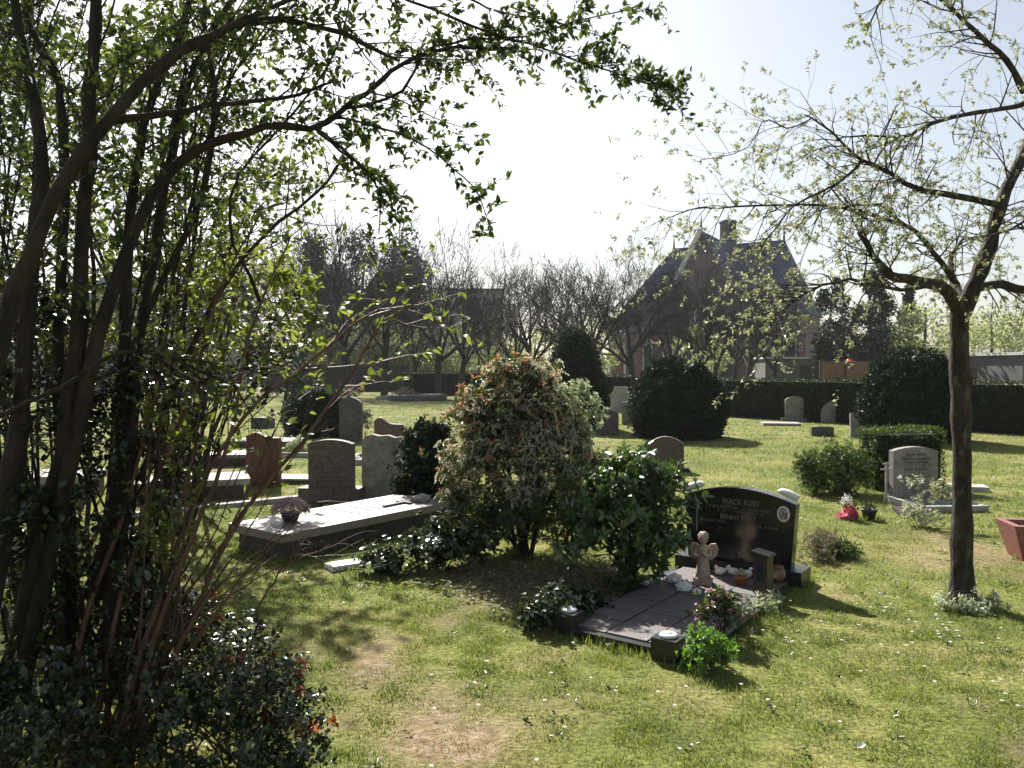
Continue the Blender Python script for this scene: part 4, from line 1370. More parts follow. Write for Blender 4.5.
np_mesh('branches', np.concatenate([V1, V2]) - np.array(tloc), np.concatenate([Fa, Fb + len(V1)]), M['bark_grey'], tr, smooth=True)
V, Fc, rn = leaves_on(tips_, (10, 18), .025, .5, 1.0, (.35, 1.0), .2)
np_mesh('crown', V - np.array(tloc), Fc, M['leaf_spring'], tr, rnd=rn)
print('spring tree tips', len(tips_), 'leaves', len(V) // 4)

# ------------------------------------------------------------------ foreground tree on the left
fg = thing('overhanging_tree', 'dark many-stemmed tree arching over the left of the lawn', 'tree', (-2.0, 2.9, 0), 0)
floc = fg.location.copy()
A = []
A.append(limb([(-60, 640, 2.6), (-40, 480, 2.7), (-5, 360, 2.8), (28, 262, 2.9), (62, 185, 3.0), (110, 115, 3.1), (158, 66, 3.2), (205, 40, 3.3), (242, 22, 3.3), (300, 22, 3.4), (350, 38, 3.5), (400, 62, 3.6)], .044, .008, 30, .006))
A.append(limb([(0, 800, 2.9), (28, 660, 3.0), (62, 500, 3.1), (90, 380, 3.2), (118, 275, 3.3), (150, 200, 3.4), (185, 160, 3.5), (215, 143, 3.5), (262, 130, 3.6), (315, 128, 3.7), (345, 108, 3.8), (380, 82, 3.9), (410, 60, 4.0), (450, 48, 4.0), (510, 50, 4.1)], .038, .007, 34, .006))
A.append(limb([(-25, 800, 2.9), (8, 680, 3.0), (44, 530, 3.1), (70, 400, 3.2), (80, 300, 3.25), (86, 200, 3.3), (90, 100, 3.3), (96, 0, 3.3), (100, -80, 3.3)], .050, .020, 26, .007))
A.append(limb([(108, 120, 3.15), (160, 115, 3.3), (220, 104, 3.4), (290, 97, 3.6), (330, 82, 3.7)], .018, .006, 14, .003))
A.append(limb([(-20, 640, 2.8), (8, 500, 3.0), (22, 400, 3.1), (30, 280, 3.2), (42, 150, 3.3), (20, 40, 3.4), (5, -60, 3.4)], .045, .018, 20, .004))
A.append(limb([(60, 700, 3.1), (70, 560, 3.3), (60, 400, 3.4), (62, 250, 3.5), (64, 120, 3.6), (52, 70, 3.6), (28, 20, 3.6), (20, -40, 3.6)], .036, .012, 22, .004))
A.append(limb([(110, 640, 3.2), (118, 480, 3.4), (125, 330, 3.5), (132, 200, 3.6), (150, 110, 3.7), (178, 40, 3.8), (200, -40, 3.9)], .034, .012, 20, .004))
A.append(limb([(95, 600, 3.3), (130, 400, 3.5), (150, 280, 3.7), (168, 170, 3.8), (192, 70, 3.9), (232, 0, 4.0), (260, -50, 4.0)], .030, .010, 20, .004))
A.append(limb([(120, 560, 3.3), (135, 400, 3.4), (140, 330, 3.5), (200, 200, 3.7), (215, 110, 3.8), (205, 20, 3.9), (210, -40, 3.9)], .022, .008, 18, .004))
A.append(limb([(240, 22, 3.3), (290, 0, 3.5), (350, -15, 3.7), (420, 5, 3.9), (480, 28, 4.0), (540, 48, 4.1), (590, 66, 4.1), (640, 82, 4.2), (668, 90, 4.2)], .012, .003, 26, .004))
A.append(limb([(345, 108, 3.8), (400, 92, 3.9), (430, 48, 4.0), (480, 40, 4.0), (530, 35, 4.1), (580, 20, 4.1), (640, 5, 4.2)], .009, .003, 18, .004))
A.append(limb([(315, 128, 3.7), (335, 118, 3.8), (375, 127, 3.8), (420, 143, 3.9), (452, 168, 3.9), (478, 192, 3.9), (488, 222, 3.9)], .008, .0025, 16, .003))
A.append(limb([(315, 128, 3.7), (355, 158, 3.8), (372, 180, 3.8), (380, 200, 3.8), (378, 235, 3.8)], .009, .003, 12, .003))
A.append(limb([(318, 132, 3.7), (340, 150, 3.7), (385, 188, 3.7), (392, 210, 3.7)], .008, .003, 10, .003))
A.append(limb([(370, 92, 3.8), (400, 100, 3.9), (435, 118, 3.9), (465, 128, 3.9)], .005, .002, 10, .003))
A.append(limb([(260, 300, 3.9), (230, 230, 3.8), (240, 170, 3.8), (290, 120, 3.9), (330, 60, 3.9), (350, 0, 4.0)], .009, .004, 14, .004))
A.append(limb([(140, 480, 3.4), (200, 330, 3.6), (250, 250, 3.7), (320, 190, 3.8), (340, 160, 3.8)], .016, .004, 16, .004))
A.append(limb([(-10, 420, 2.6), (60, 385, 2.7), (130, 350, 2.8), (190, 365, 2.9), (240, 390, 3.0)], .010, .005, 14, .004))
A.append(limb([(470, 0, 4.1), (500, 12, 4.1), (560, 22, 4.1), (610, 40, 4.2)], .006, .002, 10, .003))
for i in range(26):   # crowd of upright stems
    x0 = random.uniform(-60, 190)
    A.append(limb([(x0 * .5 + 60 + random.uniform(-30, 30), 720, 3.2 + random.random() * .8), (x0 * .75 + 20, 520, 3.5 + random.random()), (x0 + random.uniform(-15, 15), 300, 3.8 + random.random()), (x0 * 1.25 + random.uniform(-30, 40), 80, 4 + random.random()), (x0 * 1.6 + random.uniform(-40, 90), -60, 4.3 + random.random())], random.uniform(.006, .017), .004, 18, .010))
out_, tips_ = [], []
cfg = dict(n=4, wander=.3, up=.0, kids=[0, 3, 3], ang=(25, 65), ratio=(.5, .85), max=2, rend=.4)
for i, lm in enumerate(A):
    ln_ = sum((lm[0][j + 1] - lm[0][j]).length for j in range(len(lm[0]) - 1))
    hi = i in (9, 10, 11, 12, 13, 14, 18)
    sprout(lm, int(ln_ * (12 if hi else (4.2 if i > 18 else 5.0))) + 2, .13 if hi else .34, .005, 1, out_, tips_, cfg, .15 if hi else .38, 1.0, .1 if hi else 0)
sprout(A[9], 16, .16, .003, 1, out_, tips_, cfg, .62, 1.0, .1)
sprout(A[1], 12, .2, .004, 1, out_, tips_, cfg, .82, 1.0, .1)
V1, Fa = tubes(A, 9)
V2, Fb = tubes(out_, 3)
np_mesh('trunk', V1 - np.array(floc), Fa, M['bark_dark'], fg, smooth=True)
np_mesh('branches', V2 - np.array(floc), Fb, M['bark_dark'], fg, smooth=True)
V, Fc, rn = leaves_on(tips_, (6, 11), .042, .52, 1.0, (.1, 1.0), .15, full=True)
np_mesh('crown', V - np.array(floc), Fc, M['leaf_tree'], fg, rnd=rn)
print('fg tree tips', len(tips_), 'leaves', len(V) // 8)

# brown-stemmed arching shrub
sb = thing('arching_shrub', 'shrub of long reddish brown arching stems at the left edge of the lawn', 'shrub', (-1.55, 3.0, 0), 0)
sloc = sb.location.copy()
S = []
fan = [[(120, 770, 2.9), (160, 690, 3.0), (205, 590, 3.2), (245, 510, 3.3), (300, 445, 3.4), (360, 360, 3.5), (385, 320, 3.5), (424, 300, 3.5)],
       [(110, 770, 2.9), (140, 660, 3.0), (180, 540, 3.2), (215, 460, 3.3), (262, 400, 3.4), (330, 345, 3.5), (365, 318, 3.5), (420, 303, 3.5)],
       [(90, 770, 2.9), (110, 640, 3.1), (150, 500, 3.3), (190, 400, 3.4), (215, 300, 3.5), (262, 210, 3.6)],
       [(130, 770, 2.9), (150, 650, 3.0), (200, 520, 3.1), (232, 430, 3.2), (250, 330, 3.3), (290, 240, 3.4)],
       [(70, 770, 2.9), (80, 640, 3.1), (120, 520, 3.3), (150, 420, 3.4), (170, 320, 3.5), (200, 240, 3.6)],
       [(150, 740, 3.0), (185, 640, 3.1), (230, 560, 3.2), (285, 470, 3.3), (325, 420, 3.4)],
       [(140, 745, 3.0), (175, 640, 3.1), (215, 570, 3.1), (262, 480, 3.2), (275, 440, 3.2)],
       [(150, 730, 3.0), (190, 650, 3.0), (240, 590, 3.1), (330, 545, 3.2)],
       [(165, 700, 3.0), (200, 640, 3.0), (262, 550, 3.1), (318, 500, 3.2)],
       [(160, 690, 3.0), (205, 600, 3.1), (260, 565, 3.2), (310, 555, 3.2), (345, 580, 3.2)],
       [(255, 640, 3.2), (262, 600, 3.2), (290, 560, 3.2), (300, 540, 3.3)]]
for k_, c_ in enumerate(fan):
    S.append(limb(c_, .015 if k_ < 5 else .006, .0035 if k_ < 5 else .0016, 20, .004))
for k_ in range(16):
    e = (random.uniform(150, 330), random.uniform(250, 560))
    S.append(limb([(random.uniform(90, 160), 760, 2.9 + random.random() * .3), (random.uniform(130, 190), 640, 3.1), ((150 + e[0]) / 2 + random.uniform(-10, 10), (640 + e[1]) / 2 + 20, 3.2), (e[0], e[1], 3.3 + random.random() * .4)], random.uniform(.004, .010), .002, 12, .004))
out_, tips_ = [], []
cfg = dict(n=4, wander=.3, up=.05, kids=[0, 2, 2], ang=(20, 55), ratio=(.5, .8), max=2, rend=.4)
for i, lm in enumerate(S[:5]):
    sprout(lm, 11, .26, .003, 1, out_, tips_, cfg, .45, .95, 0)
for lm in S[11:]:
    sprout(lm, 3, .22, .003, 1, out_, tips_, cfg, .5, .95, 0)
bare_out, bt_ = [], []
for lm in S[5:11]:
    sprout(lm, 7, .16, .002, 1, bare_out, bt_, cfg, .3, 1.0, 0)
V1, Fa = tubes(S, 8)
V2, Fb = tubes(out_ + bare_out, 3)
np_mesh('stems', np.concatenate([V1, V2]) - np.array(sloc), np.concatenate([Fa, Fb + len(V1)]), M['bark_red'], sb, smooth=True)
tips_ = [q for q in tips_ if not (q[0][-1].x > -1.15 and q[0][-1].z < 1.5)]
V, Fc, rn = leaves_on(tips_, (4, 8), .042, .55, 1.0, (.1, 1.0), .1, full=True)
np_mesh('foliage', V - np.array(sloc), Fc, M['leaf_young'], sb, rnd=rn)

# leafy shrub behind the stems (lighter green, backlit)
def area_shrub(name, label, cat, zones, per_leaf, size, mat, bark, stem_r, nst, ntips, group=None, full=True, wr=.55, extra=None, base=None):
    """zones: (px,py,depth, rx px, ry px, rdepth)"""
    blobs = []
    xs = []
    for (px, py, Y_, rx, ry, rd) in zones:
        c = at(px, py, Y_)
        xs.append(c)
        blobs.append([c.x, c.y, c.z, rx / F * Y_, rd, ry / F * Y_])
    base = base or Vector((sum(c.x for c in xs) / len(xs), sum(c.y for c in xs) / len(xs), 0))
    bl = [(b[0] - base.x, b[1] - base.y, b[2], b[3], b[4], b[5]) for b in blobs]
    def fn(t, tips):
        V, Fc, rn = rosettes(tips, per_leaf, size, wr, .7, .08, full=full, curl=.08, fold=.08, nup=1.3)
        np_mesh('foliage', V, Fc, M[mat], t, rnd=rn)
        if extra:
            extra(t, tips)
    return bush(name, label, cat, base, bl, nst, stem_r, ntips, fn, bark, group, .25, 9)
area_shrub('leafy_tree', 'leafy yellow-green young tree behind the dark stems on the left', 'tree',
           [(150, 230, 9.4, 100, 80, .9), (260, 180, 9.6, 65, 75, .8), (250, 300, 9.3, 60, 55, .7), (60, 120, 9.5, 90, 100, .8), (180, 60, 9.5, 100, 60, .8), (130, 330, 9.3, 90, 45, .7), (215, 250, 9.0, 50, 60, .7)],
           8, .075, 'leaf_young', 'bark_dark', .030, 22, 1700)
area_shrub('young_shrub', 'bright yellow-green young leaves catching the sun at the right edge of the dark stems', 'shrub',
           [(300, 280, 4.7, 32, 28, .3), (310, 330, 4.6, 26, 26, .25), (250, 265, 4.8, 45, 35, .3), (265, 340, 4.8, 40, 40, .3), (225, 310, 4.9, 50, 50, .3)],
           8, .045, 'leaf_young', 'bark_red', .007, 12, 260, base=Vector((-2.75, 4.7, 0)))
area_shrub('holly_tree', 'dark glossy holly filling the lower left corner', 'holly',
           [(40, 430, 3.3, 90, 80, .35), (110, 480, 3.4, 80, 80, .35), (20, 560, 3.1, 80, 80, .3), (90, 600, 3.2, 80, 70, .3), (150, 400, 3.7, 70, 60, .35), (30, 330, 3.4, 60, 50, .3), (40, 690, 2.9, 70, 70, .25), (250, 365, 3.9, 45, 35, .25)],
           7, .040, 'leaf_holly', 'bark_dark', .012, 22, 1300)
def brown(t, tips):
    sub = random.sample([q for q in tips if q[0].z > .12 and q[0].y > -.1], 34)
    V, Fc, rn = rosettes(sub, 12, .04, .5, .8, .02)
    np_mesh('withered_leaves', V, Fc, M['dead_leaf'], t, rnd=rn)
area_shrub('holly_undergrowth', 'low glossy undergrowth with a few withered orange leaves at the lower left', 'undergrowth',
           [(150, 700, 2.95, 90, 50, .25), (230, 690, 3.1, 70, 45, .25), (200, 650, 3.3, 80, 40, .25), (280, 740, 3.0, 50, 40, .22), (120, 760, 2.75, 90, 40, .2), (240, 740, 2.9, 70, 50, .22), (60, 740, 2.7, 70, 50, .2), (290, 690, 3.2, 25, 25, .15), (320, 735, 3.1, 18, 20, .1), (300, 765, 2.95, 25, 20, .1), (170, 610, 3.4, 60, 25, .2)],
           7, .029, 'leaf_ivy', 'bark_red', .005, 34, 1700, extra=brown)
# dandelion at the bottom edge
dn = thing('dandelion', 'single yellow dandelion flower at the edge of the undergrowth', 'flower', G(326, 764), 0)
tube_obj('stalk', [([Vector((0, 0, 0)), Vector((0, 0, .03)), Vector((.002, 0, .06))], [.0015] * 3)], M['leaf_bright'], dn, 5)
P = np.tile([0, 0, .06], (60, 1)); th = rng.uniform(0, 2 * PI, 60); D = np.stack([np.cos(th), np.sin(th), rng.uniform(0, .9, 60)], -1)
leaf_obj('petals', M['flower_yellow'], dn, P, D, np.tile([0, 0, 1.], (60, 1)), .014, .004)
for a_, b_, c_, lb in ((857, 748, 'flower_white', 'pale fallen petal lying on the near lawn'), (535, 598, 'leaf_bright', 'bright yellow-green leaf lying in the shade of the centre shrub'), (735, 603, 'flower_white', 'pale fallen leaf beside the pink-flowered plant')):
    p_ = G(a_, b_, .03)
    o = leaf_obj('fallen_leaf', M[c_], None, np.array([[0, 0, 0.]]), np.array([[1, .4, .3]]), np.array([[0, -.3, 1.]]), .05, .03, full=True)
    o.location = p_
    tag(o, lb, 'leaf')

# ------------------------------------------------------------------ background trees
def bare_tree(seed, h, trunk_h, spread, maxl=5):
    random.seed(seed)
    out_, tips_ = [], []
    r0 = h * .022
    tp_ = smooth_path([Vector((0, 0, -.1)), Vector((random.gauss(0, .05), random.gauss(0, .05), trunk_h * .5)), Vector((random.gauss(0, .12), random.gauss(0, .12), trunk_h))], 8)
    tk = (tp_, [r0 * (1.35 if i == 0 else 1.1 - .35 * i / 7) for i in range(8)])
    cfg = dict(n=5, wander=.22, up=.055, kids=[4, 4, 4, 5, 5], ang=(22, 52), ratio=(.52, .80), rend=.45)
    k = 5
    for i in range(k):
        a = i / k * 2 * PI + random.uniform(-.4, .4)
        el = random.uniform(.75, 1.6) if i else 3
        d = Vector((math.cos(a) * spread, math.sin(a) * spread, el)).normalized()
        q = tp_[-1] if i < 3 else tp_[5]
        grow(q, d, (h - trunk_h) * random.uniform(.38, .5), r0 * .55, 0, maxl - 1, out_, tips_, cfg)
    thick = [o for o in out_ if o[1][0] > .03]
    thin = [o for o in out_ if o[1][0] <= .03]
    thin = [(p_, [max(q, .010) for q in r_]) for p_, r_ in thin]
    t = thing('bare_tree', 'bare tree', 'tree', (0, 0, 0), 0, 'bare trees along the far side of the cemetery')
    np_mesh('trunk', *tubes([tk], 10), M['bark_far'], t, smooth=True)
    V1, Fa = tubes(thick, 5)
    V2, Fb = tubes(thin, 3)
    np_mesh('crown', np.concatenate([V1, V2]), np.concatenate([Fa, Fb + len(V1)]), M['bark_far'], t, smooth=True)
    t['top'] = float(max(V1[:, 2].max(), V2[:, 2].max())) * .96
    return t
protos = [bare_tree(s_, 9.0, 2.3, sp) for s_, sp in ((11, 1.0), (23, .9), (37, 1.15), (52, .8))]
random.seed(99)
used = set()
def place_bare(px, py_top, Y_, pi, label, sx=1.0, rz=None):
    p_ = at(px, 380, Y_)
    hgt = at(px, py_top, Y_).z
    pr = protos[pi]
    t = pr if pi not in used else copy_tree(pr)
    used.add(pi)
    k = hgt / pr['top']
    t.location = (p_.x, Y_, 0)
    t.scale = (k * sx, k * sx, k)
    t.rotation_euler = (0, 0, random.random() * 6.28 if rz is None else rz)
    t['label'] = label
BT = [(345, 165, 44, 0, 'tallest bare tree with forked trunk left of the hedge block', 1.05),
      (384, 215, 46, 1, 'straight bare tree beside the planted kerb', .9),
      (438, 215, 42, 2, 'bare tree growing from behind the left end of the hedge block', .85),
      (462, 235, 44, 3, 'leaning bare tree just right of the hedge-block tree', .9),
      (516, 240, 47, 0, 'slim bare tree behind the top of the blossoming shrub', .85),
      (530, 238, 50, 1, 'bare tree close behind the slim one over the blossoming shrub', .95),
      (588, 228, 44, 3, 'wide bare tree rising behind the conical yew', 1.15),
      (632, 238, 42, 2, 'dense bare tree in front of the church annex', .9),
      (672, 250, 46, 1, 'bare tree over the left side of the round yew bush', .8),
      (700, 235, 44, 0, 'bare tree in front of the church gable', .85),
      (716, 250, 40, 3, 'bare tree with dark straight trunk right of the round yew bush', .8),
      (748, 255, 44, 2, 'bare tree before the church nave', .9),
      (776, 262, 46, 1, 'rightmost bare tree before the church, near its low annex', .8),
      (300, 210, 52, 2, 'bare tree left of the tallest forked one', .9),
      (250, 230, 48, 3, 'bare tree behind the leafy young tree on the left', 1.0),
      (415, 250, 56, 0, 'far bare tree between the straight one and the hedge block', .9),
      (560, 255, 58, 2, 'far bare tree left of the conical yew', 1.0),
      (655, 262, 56, 3, 'far bare tree at the left corner of the church', .8),
      (735, 250, 52, 0, 'far bare tree directly below the church turret', .9),
      (490, 268, 55, 1, 'small far bare tree before the long grey building', .9)]
for q in BT:
    place_bare(q[0], q[1], q[2], q[3], q[4], q[5])

def leafy_far(px, py_top, Y_, wpx, label, mat='leaf_far', dens=1.0, kind='round', cat='tree', size=.22, name='leafy_tree', group='leafing trees beyond the cemetery', zlow=.15):
    p_ = at(px, 380, Y_)
    h = at(px, py_top, Y_).z
    rx = wpx / 2 / F * Y_
    t = thing(name, label, cat, (p_.x, Y_, 0), 0, group)
    it = [(smooth_path([Vector((0, 0, -.1)), Vector((random.gauss(0, .1), 0, h * .4)), Vector((random.gauss(0, .2), 0, h * .85))], 8), [.03 * h * (1 - .75 * i / 7) * .6 + .02 for i in range(8)])]
    tube_obj('trunk', it, M['bark_far'], t, 8)
    n = int(2600 * dens)
    nb = 22
    cl = []
    for i in range(nb):
        d = rand_dirs(1)[0]
        zf = random.uniform(zlow, 1)
        if kind == 'cone':
            k = (1 - zf) ** .6 * .8 + .04
            a = random.random() * 6.28
            cl.append((rx * k * math.cos(a) * .7, rx * k * math.sin(a) * .7, zf * h * .93, max(.25, rx * .42 * (k + .3)), h * .10))
        elif kind == 'column':
            a = random.random() * 6.28
            k = min(1, (1.02 - zf) * 3.0) ** .5
            cl.append((rx * .55 * k * math.cos(a), rx * .55 * k * math.sin(a), zf * h * .93, rx * .5 * (k * .8 + .2), h * .09))
        else:
            cl.append((d[0] * rx * .62, d[1] * rx * .62, h * (.56 + d[2] * .36 * (1 - zlow)), rx * .40, h * .13))
    parts = []
    per = n // nb
    for c in cl:
        d = rand_dirs(per)
        k = rng.uniform(.3, 1, per)[:, None] ** .5
        parts.append(np.array(c[:3]) + d * k * np.array([c[3], c[3], c[4]]))
    P = np.concatenate(parts)
    P[:, 2] = np.maximum(P[:, 2], .1)
    nn = len(P)
    Ls = size * rng.uniform(.5, 1.3, nn)
    leaf_obj('crown', M[mat], t, P, rng.normal(0, 1, (nn, 3)) + np.array([0, 0, .2]), rng.normal(0, 1, (nn, 3)), Ls, Ls * .6)
    return t
# pale spring shrubs behind the bare trees
for (px, top, Y_, wp, lb) in ((375, 318, 62, 90, 'pale green leafing tree behind the tall forked bare tree'), (430, 325, 60, 80, 'pale green leafing tree behind the hedge block'), (480, 318, 64, 90, 'pale green leafing tree right of the hedge block'),
                              (535, 322, 62, 90, 'pale green leafing tree behind the slim bare trees'), (330, 330, 66, 80, 'pale green leafing tree at the edge of the leafy young tree'), (575, 328, 66, 60, 'greyish leafing tree just left of the conical yew'),
                              (600, 315, 70, 50, 'greyish leafing tree between the conical yew and the church annex'), (700, 325, 62, 60, 'greyish leafing shrub below the church gable')):
    leafy_far(px, top, Y_, wp, lb, dens=1.3, size=.26, zlow=.0)
for (px, top, Y_, wp, lb, kd) in ((316, 200, 75, 50, 'grey-green conifer with narrow top, left of the dark cluster', 'cone'), (362, 232, 72, 80, 'broad dark evergreen in the middle of the dark cluster', 'round'),
                                  (402, 228, 74, 70, 'dark evergreen at the right of the dark cluster behind the bare trees', 'round'), (330, 265, 70, 80, 'low dark evergreen filling the foot of the dark cluster', 'round'),
                                  (390, 280, 68, 90, 'wide low evergreen below the right of the dark cluster', 'round')):
    leafy_far(px, top, Y_, wp, lb, 'leaf_conifer', 2.2, kd, 'conifer', .35, 'evergreen_tree', 'dark evergreens far left', .05)
for (px, top, Y_, wp, lb, kd) in ((832, 272, 52, 40, 'ivy-green conifer at the right corner of the church', 'column'), (872, 262, 50, 44, 'tall dark conifer in the middle right of the church', 'column'), (908, 285, 54, 22, 'narrow dark conifer left of the slender tree trunk', 'column'),
                                  (862, 300, 56, 60, 'broad dark conifer filling between the two tall ones', 'round')):
    leafy_far(px, top, Y_, wp, lb, 'leaf_conifer', 2.4, kd, 'conifer', .24, 'conifer', 'dark conifers right of the church', .05)
for (px, top, Y_, wp, lb) in ((925, 292, 48, 80, 'light green leafing tree left of the slender trunk'), (990, 300, 50, 90, 'light green leafing tree right of the slender trunk'), (955, 318, 58, 80, 'pale leafing tree behind the slender trunk'), (1040, 285, 52, 80, 'leafing tree beyond the right edge house'),
                              (900, 320, 60, 60, 'pale leafing tree behind the narrow conifer')):
    leafy_far(px, top, Y_, wp, lb, 'leaf_far', 1.0, size=.22)
for (px, top, wp, lb) in ((285, 322, 9, 'first tiny columnar cypress left of the bare trees'), (294, 326, 8, 'second tiny columnar cypress, the middle one'), (303, 324, 9, 'third tiny columnar cypress nearest the forked bare tree')):
    leafy_far(px, top, 40, wp, lb, 'leaf_conifer', .25, 'column', 'cypress', .16, 'cypress', 'row of tiny cypresses', .02)
leafy_far(1005, 379, 24, 60, 'yellow-green low shrub behind the right end of the long hedge', 'leaf_spring', .6, 'round', 'shrub', .07, 'garden_shrub', zlow=.1)

# longer grass left by the mower round stones, kerbs and trunks: stuff
pts_ = []
def edge_line(a, b, n):
    for i in range(n):
        q = a.lerp(b, random.random())
        pts_.append((q.x + random.gauss(0, .03), q.y + random.gauss(0, .03)))
c1, c2, c3, c4 = F1 - PA * .07 - PB * .03, F1 - PA * .07 + PB * .86, F1 + PA * 2.02 + PB * .90, F1 + PA * 2.02 - PB * .10
edge_line(c1 - PA * .03, c2 - PA * .03, 330); edge_line(c2, c3, 500); edge_line(c3, c4, 300); edge_line(c4, c1, 900)
d1, d2, d3, d4 = TO, TO + TB * .72, TO + TA * 2.05 + TB * .72, TO + TA * 2.05
edge_line(d1, d2, 420); edge_line(d2, d3, 600); edge_line(d4, d1, 900)
for ob in [o for o in bpy.data.objects if o.parent is None and 'category' in o and o['category'] in ('headstone', 'tree', 'hedge', 'bush', 'shrub', 'grave', 'tomb', 'rock', 'grave trough', 'marker stone', 'stone plate', 'grave bed', 'flowerpot')]:
    q = ob.location
    if not (2 < q.y < 26) or ob.name.startswith('gravestone') or ob.name.startswith('slab_tomb'):
        continue
    r_ = {'headstone': .27, 'tree': .13, 'bush': .8, 'hedge': .3, 'tomb': .6, 'grave': .7, 'grave trough': .27}.get(ob['category'], .15)
    for i in range(260):
        a = random.random() * 6.28
        pts_.append((q.x + math.cos(a) * r_ * random.uniform(.85, 1.15), q.y + math.sin(a) * r_ * random.uniform(.4, .9)))
pa_ = np.array(pts_)
n = len(pa_)
th = rng.uniform(0, 2 * PI, n)
hh = .018 + .06 * rng.random(n) ** 2.2
P = np.concatenate([pa_, np.full((n, 1), -.002)], 1)
le = rng.uniform(.1, .6, n)
tp2 = P + np.stack([np.cos(th) * hh * le, np.sin(th) * hh * le, hh], -1)
wv = np.stack([-np.sin(th), np.cos(th), 0 * th], -1) * (rng.uniform(.002, .0045, n) * (1 + P[:, 1] * .06))[:, None]
o = np_mesh('long_grass', np.stack([P - wv, P + wv, tp2], 1).reshape(-1, 3), np.arange(3 * n).reshape(-1, 3), M['grass'], rnd=np.repeat(rng.uniform(0, .6, n), 3))
tag(o, 'longer uncut grass round the foot of stones, kerbs and trunks', 'grass', kind='stuff')

# ------------------------------------------------------------------ church
CH = Vector((25.2, 92.5, 0))
U = Vector((math.cos(R(-30)), math.sin(R(-30)), 0))
ch = thing('church', 'brick church with steep slate roofs, pale gable coping and small ridge turret', 'church', CH, R(-30))
RH, EH = 15.9, 7.8
def gable_block(parent, x0, x1, y0, y1, eh, rh, axis_, hip0=0, hip1=0, wall='brick_dark', name_w='wall', name_r='roof'):
    """ridge along axis_; hip0/hip1: how far the ridge end is drawn in"""
    bm = bmesh.new()
    def q(a, b, z):
        return bm.verts.new((a, b, z))
    if axis_ == 'x':
        yc = (y0 + y1) / 2
        A_ = [q(x0, y0, 0), q(x1, y0, 0), q(x1, y1, 0), q(x0, y1, 0)]
        B_ = [q(x0, y0, eh), q(x1, y0, eh), q(x1, y1, eh), q(x0, y1, eh)]
        r0, r1 = (x0 + hip0, yc), (x1 - hip1, yc)
    else:
        xc = (x0 + x1) / 2
        A_ = [q(x0, y0, 0), q(x1, y0, 0), q(x1, y1, 0), q(x0, y1, 0)]
        B_ = [q(x0, y0, eh), q(x1, y0, eh), q(x1, y1, eh), q(x0, y1, eh)]
        r0, r1 = (xc, y0 + hip0), (xc, y1 - hip1)
    for i in range(4):
        j = (i + 1) % 4
        bm.faces.new((A_[i], A_[j], B_[j], B_[i]))
    if not hip0:
        e = (B_[0], B_[3]) if axis_ == 'x' else (B_[0], B_[1])
        v = q(r0[0], r0[1], rh - .05)
        bm.faces.new((e[0], e[1], v))
    if not hip1:
        e = (B_[1], B_[2]) if axis_ == 'x' else (B_[3], B_[2])
        v = q(r1[0], r1[1], rh - .05)
        bm.faces.new((e[0], e[1], v))
    bm_obj(name_w, bm, M[wall], parent, uv=True)
    bm = bmesh.new()
    o_ = .25
    dz_ = (rh - eh) / ((y1 - y0) / 2 if axis_ == 'x' else (x1 - x0) / 2) * o_
    ox0 = o_ if (hip0 if axis_ == 'x' else 1) else .1
    B_ = [q(x0 - .2, y0 - o_, eh - dz_), q(x1 + .2, y0 - o_, eh - dz_), q(x1 + .2, y1 + o_, eh - dz_), q(x0 - .2, y1 + o_, eh - dz_)] if axis_ == 'x' else \
         [q(x0 - o_, y0 - .2, eh - dz_), q(x1 + o_, y0 - .2, eh - dz_), q(x1 + o_, y1 + .2, eh - dz_), q(x0 - o_, y1 + .2, eh - dz_)]
    e0 = -.2 if not hip0 else 0
    e1 = .2 if not hip1 else 0
    if axis_ == 'x':
        a = q(r0[0] + e0, r0[1], rh); b = q(r1[0] + e1, r1[1], rh)
        bm.faces.new((B_[0], B_[1], b, a)); bm.faces.new((B_[2], B_[3], a, b))
        if hip0: bm.faces.new((B_[3], B_[0], a))
        if hip1: bm.faces.new((B_[1], B_[2], b))
    else:
        a = q(r0[0], r0[1] + e0, rh); b = q(r1[0], r1[1] + e1, rh)
        bm.faces.new((B_[1], B_[2], b, a)); bm.faces.new((B_[3], B_[0], a, b))
        if hip0: bm.faces.new((B_[0], B_[1], a))
        if hip1: bm.faces.new((B_[2], B_[3], b))
    ro_ = bm_obj(name_r, bm, M['slate'], parent, uv=True)
    sm = ro_.modifiers.new('thick', 'SOLIDIFY'); sm.thickness = .15; sm.offset = 1
    return ro_
gable_block(ch, -12.0, 9.5, -4.6, 4.6, EH, RH, 'x', 5.5, 3.2)                 # nave and choir
gable_block(ch, -4.2, 4.2, -10.5, -3.0, EH, RH + .01, 'y', 0, .6)             # transept towards us
# gable coping
for s in (-1,):
    pts = [Vector((0, -10.75, RH + .25)), Vector((s * 2.1, -10.75, (RH + EH) / 2 + .2)), Vector((s * 4.5, -10.75, EH - .2))]
    bm = bmesh.new()
    for k_ in range(14):
        a = pts[0].lerp(pts[2], k_ / 14); b = pts[0].lerp(pts[2], (k_ + 1) / 14)
        mid = (a + b) / 2
        ln_ = (b - a).length + .02
        vs0 = len(bm.verts)
        add_box(bm, (0, 0, 0), (ln_, .5, .42))
        bm.verts.ensure_lookup_table()
        ang = math.atan2((b - a).z, (b - a).x)
        for v in bm.verts[vs0:]:
            v.co = Matrix.Rotation(-ang, 3, 'Y') @ v.co + mid
    bm_obj('coping', bm, M['coping'], ch)
def spike(p_):
    bm = bmesh.new(); bmesh.ops.create_cone(bm, segments=8, radius1=.16, radius2=.03, depth=1.8)
    for v in bm.verts: v.co += Vector(p_)
    bm_obj('finial', bm, M['stone_dark'], ch)
